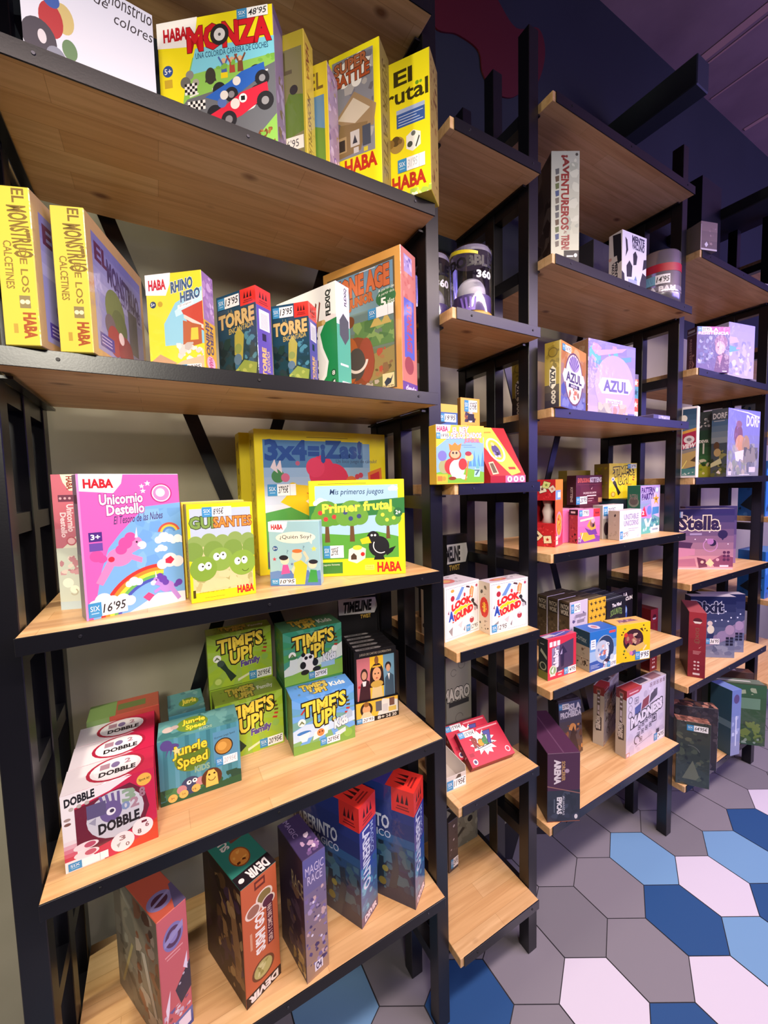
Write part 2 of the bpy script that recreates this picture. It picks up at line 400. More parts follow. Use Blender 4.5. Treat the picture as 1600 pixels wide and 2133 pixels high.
def bar(bm, a_, b_, wd, y):
    a_, b_ = Vector(a_), Vector(b_); d = (b_-a_).normalized(); q = Vector((-d.y, d.x))*wd/2
    ps = [a_+q, b_+q, b_-q, a_-q]
    lo = [bm.verts.new((x.x, y, x.y)) for x in ps]; hi = [bm.verts.new((x.x, y+.004, x.y)) for x in ps]
    bm.faces.new(lo); bm.faces.new(hi[::-1])
    for i in range(4): bm.faces.new((lo[i], lo[i-1], hi[i-1], hi[i]))
for x0, x1, za, zb, lab in ((-.26, .76, 1.26, -1.62, 'black steel cross brace behind the shelves of the widest left bay'), (1.285, 2.29, 1.26, -1.62, 'black steel cross brace behind the shelves of the middle bay')):
    e = empty('cross_brace', (X((x0+x1)/2), Y(1.458), Z((za+zb)/2)), 0, lab, 'brace', 'cross braces behind the shelves')
    hx, hz = X(x1-x0)/2-.01, (za-zb)*K/2
    for s, yy in ((1, 0), (-1, .006)):
        bm = bmesh.new(); bar(bm, (-hx*s, hz), (hx*s, -hz), .034, yy); bmesh.ops.recalc_face_normals(bm, faces=bm.faces[:]); link('bar', bm, STEEL, e)

# front-left foot corner (x, y, z) in metres, turn in degrees, width, depth, height
D = {
 'monza':(0.049,0.159,2.273,-36.6,0.246,0.050,0.264), 'b3':(0.179,0.157,2.273,-45.8,0.189,0.043,0.260), 'b4':(0.292,0.116,2.273,-49.0,0.111,0.052,0.233),
 'super':(0.398,0.099,2.273,-51.8,0.127,0.058,0.305), 'frutal':(0.521,0.053,2.273,-52.4,0.110,0.065,0.307), 'mon1':(-0.189,-0.001,1.822,-19.0,0.048,0.221,0.231),
 'mon2':(-0.124,0.004,1.822,-18.9,0.048,0.222,0.225), 'rhino':(-0.000,0.097,1.822,-37.9,0.117,0.039,0.187), 'torre1':(0.130,0.119,1.822,-57.5,0.113,0.042,0.179),
 'torre2':(0.238,0.088,1.822,-45.4,0.089,0.040,0.170), 'flexiq':(0.283,0.212,1.822,-64.4,0.199,0.046,0.231), 'stone':(0.424,0.245,1.822,-63.3,0.248,0.073,0.347),
 'uniside':(-0.177,0.154,1.370,-17.4,0.039,0.066,0.262), 'uni':(-0.123,0.042,1.370,16.4,0.166,0.041,0.259), 'guis':(0.045,0.050,1.370,3.8,0.127,0.050,0.198),
 'zas':(0.215,0.221,1.370,1.4,0.383,0.055,0.375), 'primer':(0.321,0.130,1.370,-24.8,0.237,0.049,0.240), 'quien':(0.213,0.102,1.370,-30.8,0.117,0.033,0.149),
 'dobble':(-0.182,0.047,0.919,0.8,0.144,0.075,0.144), 'jungle':(-0.033,0.129,0.919,-2.3,0.164,0.081,0.144), 'jungle2':(-0.010,0.240,0.919,0.4,0.082,0.115,0.136),
 'fam1':(0.090,0.210,0.919,-0.2,0.165,0.081,0.147), 'kid1':(0.260,0.139,0.919,-3.5,0.166,0.069,0.147), 'timeline':(0.449,0.175,0.919,-8.1,0.133,0.164,0.084),
 'tlcard':(0.446,0.178,0.919,-2.7,0.135,0.025,0.210), 'salmon':(-0.052,0.046,0.463,25.8,0.060,0.205,0.283), 'sushi':(0.104,0.031,0.463,19.8,0.088,0.180,0.280),
 'magic':(0.233,0.008,0.463,10.7,0.058,0.128,0.299), 'lab1':(0.391,0.046,0.463,28.3,0.074,0.230,0.325), 'lab2':(0.535,0.015,0.463,35.6,0.073,0.230,0.327),
 'rey':(0.618,0.004,1.593,-6.0,0.147,0.037,0.152), 'tesoros':(0.740,0.164,1.593,0.0,0.082,0.025,0.243), 'orange':(0.835,0.164,1.593,0.1,0.078,0.017,0.268),
 'look1':(0.841,0.049,1.139,-1.9,0.156,0.050,0.157), 'look2':(0.693,0.076,1.139,8.4,0.152,0.098,0.160), 'tray':(0.683,0.063,0.696,-3.1,0.072,0.115,0.055),
 'dark26':(0.805,0.218,0.241,7.3,0.047,0.082,0.186), 'avent':(1.096,0.041,2.267,-27.9,0.087,0.246,0.325), 'vacuno':(1.488,0.051,2.267,-3.6,0.141,0.051,0.213),
 'azul1':(1.065,-0.020,1.817,14.9,0.204,0.049,0.195), 'azul2':(1.330,0.070,1.817,-2.0,0.272,0.065,0.269), 'tiles':(1.599,0.139,1.817,-3.0,0.156,0.049,0.205),
 'hour':(1.151,0.155,1.365,-68.1,0.076,0.090,0.234), 'pink':(1.305,0.087,1.365,-1.9,0.123,0.036,0.123), 'unst':(1.488,0.044,1.365,2.8,0.159,0.043,0.111),
 'patt':(1.708,0.089,1.365,1.6,0.157,0.052,0.200), 'redwin':(1.105,0.054,0.922,-2.9,0.139,0.040,0.143), 'cortex':(1.277,0.018,0.922,-6.6,0.133,0.069,0.143),
 'yellow':(1.419,0.009,0.922,-14.6,0.154,0.064,0.142), 'arena':(1.066,0.023,0.459,-26.6,0.111,0.246,0.240), 'isla':(1.373,0.150,0.459,-1.9,0.122,0.066,0.228),
 'mad':(1.592,0.064,0.459,-1.0,0.288,0.044,0.284), 'mad2':(1.589,0.156,0.459,15.3,0.205,0.042,0.257), 'resis':(2.024,0.042,2.039,-22.4,0.157,0.047,0.191),
 'lav':(2.250,0.016,2.039,-8.8,0.188,0.066,0.239), 'view':(1.930,0.048,1.592,-78.0,0.054,0.037,0.293), 'dorf':(2.208,-0.008,1.592,-2.2,0.305,0.061,0.303),
 'stella':(2.225,0.179,1.140,-37.2,0.244,0.066,0.297), 'dixred':(2.053,0.053,0.690,-57.4,0.063,0.205,0.300), 'dixit':(2.287,0.147,0.690,-37.0,0.205,0.049,0.310),
 'blue':(2.345,-0.011,0.238,-14.5,0.060,0.100,0.328), 'green':(2.398,0.106,0.238,-45.0,0.246,0.066,0.312), 'greens':(2.233,0.062,1.592,-2.0,0.271,0.055,0.303),
 'dixit2':(2.405,0.151,0.690,-37.0,0.205,0.049,0.303), 'stella2':(2.409,0.235,1.140,-37.0,0.246,0.049,0.299), 'sleeve':(1.935,0.038,0.238,-52.0,0.123,0.046,0.293),
 'sleeve2':(2.042,0.103,0.238,-45.0,0.180,0.057,0.297), 'fam2':(0.087,0.299,1.067,-1.5,0.165,0.055,0.146), 'kid2':(0.263,0.211,1.067,-0.7,0.166,0.094,0.145),
 'explo':(1.486,0.222,1.491,7.1,0.221,0.040,0.122), 'tuyel':(1.707,0.220,1.509,-12.0,0.156,0.082,0.153), 'patchA':(1.314,0.123,0.922,-1.3,0.105,0.047,0.216),
 'bird':(1.443,0.133,0.922,-0.2,0.110,0.049,0.201), 'mind':(1.561,0.133,0.922,0.8,0.137,0.033,0.177), 'laglac':(1.717,0.180,0.922,5.1,0.139,0.033,0.174),
 'guis2':(0.038,0.102,1.370,4.0,0.127,0.037,0.201), 'zas2':(0.192,0.298,1.370,1.0,0.377,0.049,0.374), 'glass':(1.940,0.003,2.501,-16.0,0.084,0.066,0.109),
 'dobble2':(-0.182,0.124,0.919,0.8,0.144,0.075,0.144), 'dobble3':(-0.182,0.201,0.919,0.8,0.144,0.075,0.144), 'dobble4':(-0.172,0.277,0.919,0.8,0.144,0.075,0.156),
 'fam3':(0.087,0.297,0.919,-1.5,0.165,0.056,0.147), 'kid3':(0.263,0.212,0.919,-0.7,0.166,0.093,0.147), 'bigwhite':(-0.152,0.082,2.273,6.0,0.193,0.057,0.222),
 'pink2':(1.273,0.130,1.365,-2.0,0.123,0.036,0.123), 'pink3':(1.246,0.172,1.365,-2.0,0.123,0.036,0.123), 'white2':(1.476,0.102,1.365,0.0,0.135,0.041,0.130),
 'explobase':(1.501,0.215,1.365,7.0,0.164,0.066,0.125), 'teal':(1.730,0.156,1.365,-2.0,0.143,0.164,0.143), 'tu2':(1.558,0.316,1.365,0.0,0.164,0.045,0.271),
 'patch2':(1.314,0.174,0.922,-1.3,0.105,0.047,0.216), 'patch3':(1.314,0.224,0.922,-1.3,0.105,0.047,0.216), 'blk':(1.558,0.205,2.267,0.0,0.148,0.082,0.279),
 'tall41':(2.419,0.205,2.501,0.0,0.205,0.098,0.574), 'small33':(1.714,0.049,1.817,0.0,0.123,0.057,0.029), 'reddix2':(1.956,0.164,0.690,-2.0,0.057,0.164,0.295),
 'macro':(0.845,0.271,0.696,0.0,0.115,0.066,0.295), 'azul3':(1.115,0.164,1.817,4.0,0.164,0.049,0.201),
 'stonebox':(0.869,0.279,0.241,0,0.123,0.066,0.131),
}
def game(key, label, cols, art, stick=(), wrap=False, group=None, cat='board game', name='game_box', tilt=0, kind='carton', dz=0.0003):
    x, y, z, th, w, d, h = D[key]; th = math.radians(th); cs, sn = math.cos(th), math.sin(th)
    cx, cy = x+w/2*cs-d/2*sn, y+w/2*sn+d/2*cs
    e = empty(name, (cx, cy, z+dz), th, label, cat, group)
    carton(e, w, d, h, cols, art, wrap, kind)
    for s in stick: sticker(e, w, d, h, *s)
    return e

# ---- repeated pieces of print
def haba(u0, v0, u1, v1, col='#c01a28'): return t(u0, v0, u1, v1, 'HABA', col, .045)
def habacorner(u, v): return [p([(0, 1), (u, 1), (u-.02, (1+v)/2), (u-.1, v), (0, v+.02)], '#f4f2f4'), haba(.06, v+(1-v)*.3, u-.1, v+(1-v)*.72)]
def tree(u, v, s, leaf, fr):
    o = [p([(u-.12*s, v), (u+.12*s, v), (u+.08*s, v+.9*s), (u-.08*s, v+.9*s)], '#6b4a2c'), c(u, v+1.35*s, .62*s, leaf), c(u-.35*s, v+1.15*s, .4*s, leaf), c(u+.38*s, v+1.2*s, .42*s, leaf)]
    for i, (a_, b_) in enumerate(((-.3, 1.4), (.15, 1.65), (.35, 1.2), (-.05, 1.1))): o.append(c(u+a_*s, v+b_*s, .11*s, fr))
    return o
def cloud(u, v, s, col='#eef2f6'): return [c(u, v, s, col), c(u+s, v-.2*s, s*.8, col), c(u-s, v-.3*s, s*.7, col)]
def car(u, v, s, col, q=1.0):
    return [c(u-.42*s, v-.1*s*q, .15*s, '#2a2a30'), c(u+.42*s, v+.12*s*q, .17*s, '#2a2a30'),
            p([(u-.75*s, v-.22*s*q), (u-.2*s, v+.02*s*q), (u+.1*s, v+.2*s*q), (u+.6*s, v+.32*s*q), (u+.62*s, v+.1*s*q), (u+.1*s, v-.2*s*q), (u-.4*s, v-.36*s*q)], col),
            c(u-.02*s, v+.02*s*q, .09*s, '#e8e4e0'), c(u-.15*s, v-.24*s*q, .15*s, '#2a2a30'), c(u-.15*s, v-.24*s*q, .07*s, '#8a8a90'), c(u+.55*s, v, .16*s, '#2a2a30'), c(u+.55*s, v, .07*s, '#9a9aa0')]
def checker(u0, v0, du, dv, nu, nv):
    return [r(u0+du*i, v0+dv*j, u0+du*(i+1), v0+dv*(j+1), '#222226' if (i+j) % 2 else '#f0f0f0') for i in range(nu) for j in range(nv)]
DRAGON = lambda u0, v0, u1, v1: [r(u0, v0, u1, v1, '#e2352c'), [p([(u0+(u1-u0)*(.22+.2*i), v0+(v1-v0)*.42), (u0+(u1-u0)*(.36+.2*i), v0+(v1-v0)*.42), (u0+(u1-u0)*(.30+.2*i), v0+(v1-v0)*.82)], '#3a0e10') for i in range(3)],
                                 r(u0+(u1-u0)*.2, v0+(v1-v0)*.14, u1-(u1-u0)*.2, v0+(v1-v0)*.2, '#8e1c1c'), r(u0+(u1-u0)*.25, v0+(v1-v0)*.25, u1-(u1-u0)*.25, v0+(v1-v0)*.31, '#8e1c1c')]
Y0 = '#f2e31c'; Y1 = '#e9d634'; YS = '#cdb63a'

# ================================================================== widest left bay, top shelf
game('bigwhite', 'large white picture box with coloured dots and black cursive title on the top shelf', {'*': '#e6e9f0', 'L': '#f4f8fa'}, {
    'F': [r(0, 0, 1, 1, '#dfe4ee'), c(.20, .55, .085, '#b33a3e', .13), c(.29, .60, .075, '#cdbb7a', .11), c(.20, .55, .085, '#b33a3e', .13), c(.11, .38, .12, '#4a4650', .14), c(.13, .40, .03, '#d8d4d8', .05), c(.19, .34, .02, '#d8d4d8'), c(.32, .39, .055, '#6a8a62', .075), c(.22, .29, .07, '#8a8f9e', .08), c(.21, .70, .06, '#4060a8', .06),
          t(.62, .90, .995, .99, 'monstruo', '#3a3438', .0, sh=.3), t(.53, .85, .64, .93, 'de', '#3a3438', 0, sh=.3), t(.68, .77, .995, .86, 'colores', '#3a3438', 0, sh=.3), n(.4, 0, .98, .3, ['#e4e2b0', '#e9e6c8', '#d9dfe0'], 14, .09, 3)],
    'L': [r(.1, 0, .16, 1, '#c8d4da'), r(.5, 0, .55, 1, '#d4dde2')]})
game('monza', 'square yellow game box with red title, showing a red and a blue racing car', {'*': Y0, 'R': '#8c7a92', 'T': '#ded04a'}, {
    'F': [p([(.12, .02), (1, .02), (1, .72), (.30, .72), (.22, .5)], '#8ec65a'), p([(.27, .60), (1, .66), (1, .78), (.33, .78)], '#7fd0e6'),
          p([(.14, .34), (.5, .02), (.74, .02), (1, .24), (1, .60), (.6, .48), (.24, .43)], '#6c7078'), [p([(.30+.11*i, .14+.035*i), (.37+.11*i, .16+.035*i), (.39+.11*i, .18+.035*i), (.32+.11*i, .16+.035*i)], '#e8e8e8') for i in range(6)], [p([(.26+.2*i, .44+.03*i), (.34+.2*i, .455+.03*i), (.34+.2*i, .467+.03*i), (.26+.2*i, .452+.03*i)], '#e8e8e8') for i in range(4)],
          checker(.24, .345, .022, .022, 7, 3), checker(.56, .10, .024, .022, 6, 3), car(.68, .50, .38, '#2f66c4', .9), car(.66, .34, .45, '#dd2c46', .9), c(.72, .38, .035, '#f4f4f4'), t(.707, .365, .733, .395, '1', '#222226'), c(.54, .37, .04, '#5a74b8'), c(.56, .42, .035, '#e4e0dc'),
          c(.27, .60, .035, '#8a8a88'), c(.23, .55, .045, '#6a6a66'), c(.32, .54, .03, '#a8a89c'), checker(.22, .46, .022, .02, 5, 4), c(.45, .57, .045, '#3c3a34', .06), p([(.40, .53), (.50, .53), (.48, .60), (.42, .58)], '#3c3a34'),
          [[c(u, .66, .022, '#d8b08c'), p([(u-.025, .57), (u+.025, .57), (u+.02, .645), (u-.02, .645)], k_), p([(u-.02, .64), (u-.05, .69), (u-.04, .70), (u-.01, .65)], k_), p([(u+.02, .64), (u+.05, .69), (u+.04, .70), (u+.01, .65)], k_)] for u, k_ in ((.57, '#4a66a8'), (.64, '#b04a3a'), (.71, '#7a4a34'))], r(.54, .54, .60, .58, '#e8d020'),
          n(.80, .04, .98, .15, ['#8a5a34', '#7a4a2c', '#a0703c'], 10, .03, 9), n(.1, .03, .98, .12, ['#7cb84a', '#9cd068'], 14, .03, 11), n(.34, .60, 1, .66, ['#7cb84a'], 8, .03, 12),
          habacorner(.36, .80), t(.27, .765, .965, .925, 'MONZA', '#d21c2a', .05, rise=-.005, ol='#5a1014', ow=.07), c(.545, .85, .08, '#28282c'), c(.545, .85, .048, '#dcdce0'), c(.545, .85, .012, '#55555a'),
          t(.33, .705, .95, .745, 'UNA COLORIDA CARRERA DE COCHES', '#1c4c74', .01), c(.08, .65, .045, '#2a4c9a'), t(.05, .63, .11, .67, '5+', '#f4f4f4', .01), r(.045, .53, .115, .59, '#c8a82c')],
    'R': [n(.1, .05, .9, .6, ['#6c5a78', '#b0a0b8', '#7a6a50'], 16, .25, 4), r(0, .93, 1, 1, '#6a5a74')]},
    [('F', .70, .925, .96, .995, "48'95", 1)])
game('b3', 'yellow game box turned sideways with brown spine lettering, behind the racing car box', {'*': YS, 'F': '#b8a834', 'R': '#d2bb46'}, {
    'F': [r(.55, .02, .97, .88, '#7e7a52'), p([(.7, .2), (.97, .25), (.97, .52), (.8, .55), (.7, .4)], '#5f7a2a'), c(.86, .57, .05, '#2c2a22'), t(.60, .70, .84, .86, 'EL', '#5c5438', .02), haba(.7, .02, .95, .10), r(.7, .12, .96, .22, '#e8e6da'), t(.72, .14, .9, .2, "16'95", '#3a3a3c', 0)],
    'R': [t(.2, .06, .55, .55, 'MONSTRUO', '#8a6a2a', .02, rot=-1), t(.2, .66, .5, .92, 'HABA', '#8a4a2a', .03, rot=-1), n(.62, .05, .92, .9, ['#b09a3a', '#a88a34'], 20, .05, 2)]}, wrap=True)
game('b4', 'thin game box with violet spine, left of the comic cloud title box', {'*': '#c8b03c', 'R': '#9c86a0', 'F': '#d6c22c'}, {
    'F': [r(.1, .04, .92, .72, '#5a86b0'), p([(.1, .04), (.92, .04), (.92, .42), (.5, .5), (.1, .36)], '#5f8a34'), t(.6, .78, .9, .92, 'EL', '#6a5424', .02)],
    'R': [n(.05, .05, .95, .95, ['#8a749a', '#b8a2bc', '#a08a5a', '#7a6a8a', '#c8b8cc'], 34, .14, 6), c(.6, .2, .16, '#7a58a0'), c(.6, .2, .1, '#c8b0d8')]}, wrap=True)
game('super', 'tall yellow game box with comic cloud title and photos of a wooden house', {'*': Y0, 'R': '#8a7a40', 'B': '#c6b838'}, {
    'F': [r(.07, .25, .88, .955, '#8b8c94'), n(.08, .26, .87, .94, ['#a09a94', '#7c7c88', '#b4b0ac', '#6e6a70'], 22, .12, 12), p([(.1, .54), (.5, .70), (.92, .56), (.86, .42), (.4, .44)], '#a48a66'), p([(.16, .54), (.48, .66), (.8, .55), (.5, .48)], '#d8ccb4'), p([(.08, .26), (.6, .28), (.75, .46), (.2, .50)], '#8d744e'),
          r(.14, .30, .32, .41, '#b59a70'), r(.17, .31, .29, .39, '#3c3430'), r(.40, .32, .58, .43, '#cfcac4'), p([(.44, .34), (.49, .40), (.54, .34)], '#3c3c44'), r(.64, .30, .80, .44, '#4c5260'), r(.46, .27, .56, .31, '#cfcac4'), r(.66, .26, .74, .29, '#d8c83c'),
          [p([(.46+.40*math.cos(i*PI/9)*(1 if i % 2 else .8), .86+.09*math.sin(i*PI/9)*(1 if i % 2 else .8)) for i in range(18)], '#f6f4ec')], c(.3, .80, .12, '#f6f4ec'), c(.55, .77, .1, '#f6f4ec'), c(.62, .91, .11, '#f6f4ec'),
          t(.12, .855, .76, .93, 'SUPER', '#b56a44', .04, rise=.015, ol='#3a2420', ow=.08), t(.12, .765, .80, .84, 'BATTLE', '#b5562e', .04, rise=.02, ol='#3a2420', ow=.08), haba(.28, .14, .90, .235, '#c0301c')],
    'R': [t(.25, .1, .7, .9, 'SUPER BATTLE', '#5c4a24', .01, rot=-1)]})
game('frutal', 'yellow fruit tree game box jutting over the right end of the top shelf', {'*': Y0, 'R': '#a08a4c', 'B': '#c8b83c'}, {
    'F': [t(.22, .82, .60, .92, 'El', '#3c3410', .03), t(-.22, .69, .95, .80, 'Frutal', '#3c3410', .02), c(.72, .79, .04, '#6a9a24'), c(.8, .79, .03, '#7aaa2c'), r(.25, .515, .88, .645, '#3a5a9e'), r(.25, .615, .88, .645, '#a8b6d8'),
          [r(.29, .53+.02*i, .84-.07*(i % 3), .535+.02*i, '#c4d0e8') for i in range(4)],
          c(.25, .40, .17, '#a88844', .06), c(.22, .43, .1, '#5a4424'), c(.32, .42, .05, '#7a5c30'), c(.10, .42, .09, '#8a6a34'), p([(.46, .35), (.60, .32), (.78, .35), (.78, .44), (.62, .47), (.46, .44)], '#ecece4'), c(.54, .375, .06, '#4a4e46'), c(.62, .445, .05, '#6a6e68'), p([(.68, .34), (.76, .41), (.74, .42), (.66, .35)], '#3a3e38'),
          haba(.13, .07, .87, .165, '#b8321c'), n(.1, 0, 1, .05, ['#cfe06a', '#e4ec9a', '#f4f6d8', '#b0cc50'], 20, .07, 5)],
    'R': [n(.1, .02, .9, .98, ['#7a5a34', '#8e6c3c', '#6a4c2c'], 46, .10, 7)]}, [('F', .26, .19, .87, .285, "31'95", 2, True)])

# ================================================================== widest left bay, second shelf from the top
def sockart(cut=False):
    return {'F': [t(.52, .90, .84, .985, 'EL', '#7a6228', .02, rot=-1), t(.36, .56, .86, .88, 'MONSTRUO', '#7c6428', .03, rot=-1, rise=.12), t(.60, .34, .80, .62, 'DE LOS', '#8a7030', .015, rot=-1), t(.18, .36, .40, .66, 'CALCETINES', '#8a7030', .015, rot=-1), r(.5, .24, .8, .32, '#8a7c50'), c(.58, .28, .07, '#e8e0b0'), c(.72, .28, .07, '#e8e0b0'),
                  t(.58, .05, .9, .21, 'HABA', '#a05024', .05, rot=-1), r(.28, .08, .4, .14, '#b8983c')],
            'R': [r(.08, .06, .94, .90, '#8f92c6'), g(.08, .5, .94, .9, '#a4a6d2', '#7678b4', 5), t(.12, .72, .32, .84, 'EL', '#5a2c50', .04), t(.3, .64, .88, .80, 'MONSTRUO', '#4a3c6c', .05, rise=-.06), t(.44, .56, .9, .66, 'DE LOS CALCETINES', '#54487c', .03, rise=-.04), c(.40, .44, .17, '#6f7e4c'), c(.46, .34, .14, '#5f6c44'), r(.64, .2, .82, .56, '#5c5a68'), c(.3, .30, .09, '#6c5f6c'), c(.36, .2, .12, '#9c3c44'), c(.56, .16, .14, '#8a3440'), c(.48, .26, .05, '#e6d8dc'), r(.12, .1, .34, .2, '#4a3c9c'), [r(.14, .12+.025*i, .3, .13+.025*i, '#b8b0e0') for i in range(3)]]}
game('mon1', 'shrink wrapped yellow box with brown vertical lettering, cut by the left edge of the photo', {'*': '#d8c446', 'R': '#b49a72'}, sockart(), wrap=True, group='shrink wrapped yellow boxes')
game('mon2', 'shrink wrapped yellow box with brown vertical lettering, right one of two, blue cover facing right', {'*': '#dcca4c', 'R': '#c0a070'}, sockart(), wrap=True, group='shrink wrapped yellow boxes')
game('rhino', 'small card game box with yellow and blue cover, red roof picture and violet side', {'*': '#e8d838', 'R': '#9878b4', 'T': '#d8cc60'}, {
    'F': [p([(.3, .28), (1, .28), (1, .84), (.52, .70), (.3, .5)], '#8ecae0'), p([(.5, .62), (1, .8), (1, .66), (.52, .56)], '#bfe2ee'), p([(.62, .62), (1, .70), (1, .40), (.72, .50)], '#c04a3a'), p([(.66, .58), (1, .46), (1, .42), (.66, .54)], '#d8d0c8'), p([(.62, .24), (.96, .28), (.96, .46), (.64, .52)], '#b0623c'), p([(.76, .32), (.9, .32), (.9, .44), (.78, .44)], '#ecc84a'), n(.5, .06, .98, .3, ['#d4d0cc', '#bcb8b4', '#e4e0dc'], 26, .07, 3),
          p([(.3, .04), (.98, .04), (.98, .16), (.6, .12)], '#c8b89c'), p([(0, .12), (.3, .06), (.5, .1), (.2, .2)], '#b89a78'),
          habacorner(.46, .78), t(.46, .80, .84, .90, 'RHINO', '#3c5c80', .05, rise=.04, ol='#e8ecf0', ow=.08), t(.62, .70, .96, .79, 'HERO', '#3c5c80', .05, rise=.04, ol='#e8ecf0', ow=.08), p([(.56, .63), (.84, .68), (.84, .72), (.56, .67)], '#f2f2f2'), t(.6, .65, .8, .675, 'El original', '#55606c', .0, rise=.03), c(.12, .70, .055, '#2c4468'), t(.085, .685, .15, .715, '5+', '#f0f0f0', .02), c(.25, .70, .045, '#c0a02c')],
    'R': [r(0, 0, 1, .52, '#d2a83c'), t(.16, .18, .46, .5, 'RHINO', '#4a3a6c', .04, rot=-1), t(.52, .2, .78, .48, 'HERO', '#4a3a6c', .04, rot=-1), c(.5, .1, .36, '#e0b0d4'), t(.34, .05, .66, .16, 'HABA', '#b83878', .03, rot=-1), n(.05, .54, .95, .98, ['#b090cc', '#8a6aa8', '#c4aada', '#a284c0'], 26, .2, 7)]},
    [('F', .55, .02, .93, .08, "12'95", 1)], True)
def tower(): return {'F': [g(0, 0, 1, 1, '#173a40', '#1c4a6a', 6), n(.02, .02, .5, .5, ['#10282c', '#1c3a34', '#26383c'], 26, .10, 3), n(.42, .04, .98, .55, ['#2c5c78', '#346a8a', '#204860', '#4a8aa0'], 30, .07, 4), p([(.42, .30), (.62, .22), (.68, .50), (.56, .60), (.44, .52)], '#b0a848'), c(.52, .36, .09, '#8a9a50'), c(.5, .24, .10, '#5a7a94'), p([(.36, .02), (.94, .02), (.98, .16), (.66, .22), (.44, .12)], '#8aa04a'), n(.4, .03, .9, .16, ['#a8b85c', '#6a8a44'], 8, .06, 6),
    t(.3, .77, .42, .82, 'LA', '#8a8a68', .0), t(.05, .62, .94, .77, 'TORRE', '#d8b878', .05, rise=.02, ol='#3a2c1c', ow=.08), t(.3, .54, .92, .60, 'ENCANTADA', '#c8b060', .02, rise=.03), DRAGON(.62, .82, 1, 1)],
    'R': [DRAGON(0, .80, 1, 1), r(.18, .54, .86, .76, '#e4e2ea'), [r(.28, .56+.014*i, .76, .563+.014*i, '#4c4a58') for i in range(12)], t(.3, .02, .56, .34, 'TORRE', '#d8b070', .05, rot=1), t(.6, .08, .8, .32, 'ENCANTADA', '#d0b880', .01, rot=1), r(.34, .42, .6, .5, '#1e1a3c')]}
TOW = {'*': '#1c4258', 'R': '#5a4ca8', 'T': '#2c5068'}
game('torre1', 'dark blue tower game box with red corner, left of the pair', TOW, tower(), [('F', .04, .84, .6, .97, "13'95", 1)], True, 'dark blue tower game boxes')
game('torre2', 'dark blue tower game box with red corner, right of the pair, beside a white box', TOW, tower(), [('F', .04, .84, .6, .97, "13'95", 1)], True, 'dark blue tower game boxes')
game('flexiq', 'white and green game box with black vertical title behind the dark blue tower boxes', {'*': '#e8e8e4', 'R': '#dcd8ee'}, {
    'F': [p([(.3, 0), (1, 0), (1, .66), (.82, .64), (.74, .54), (.78, .40), (.86, .26), (.82, .12), (.68, 0)], '#1f8a4c'), p([(.66, 0), (.82, .12), (.86, .26), (.78, .40), (.74, .54), (.7, .52), (.74, .38), (.82, .26), (.78, .14), (.62, 0)], '#f0f2ee'), n(.40, .06, .7, .6, ['#2c2a24', '#4a4430', '#6a5c3a'], 24, .05, 2), [p([(.56+.06*i, .58), (.58+.06*i, .58), (.64+.06*i, .84), (.62+.06*i, .86)], '#7a3a2c') for i in range(3)], r(.6, .62, .8, .67, '#b48a4a'), c(.8, .645, .03, '#d8b478'),
          t(.84, .70, .92, .94, 'FLEXIQ', '#1c2420', .05, rot=1), c(.93, .14, .04, '#1c5c34'), c(.93, .05, .04, '#1c5c34'), t(.91, .12, .95, .16, '8', '#dfe8e0', .02), t(.905, .03, .955, .07, '4', '#dfe8e0', .02)],
    'R': [r(0, 0, 1, .60, '#4fa48c'), p([(.2, .5), (.6, .42), (.9, .5), (.9, .66), (.5, .72), (.2, .64)], '#4c5058'), t(.6, .8, .8, .97, 'FLEXIQ', '#30343c', .03, rot=1), r(.2, .21, .8, .23, '#dce8e4'), r(.3, .02, .9, .06, '#e8eaea'), [r(.34+.05*i, .025, .36+.05*i, .055, '#333333') for i in range(10)]]})
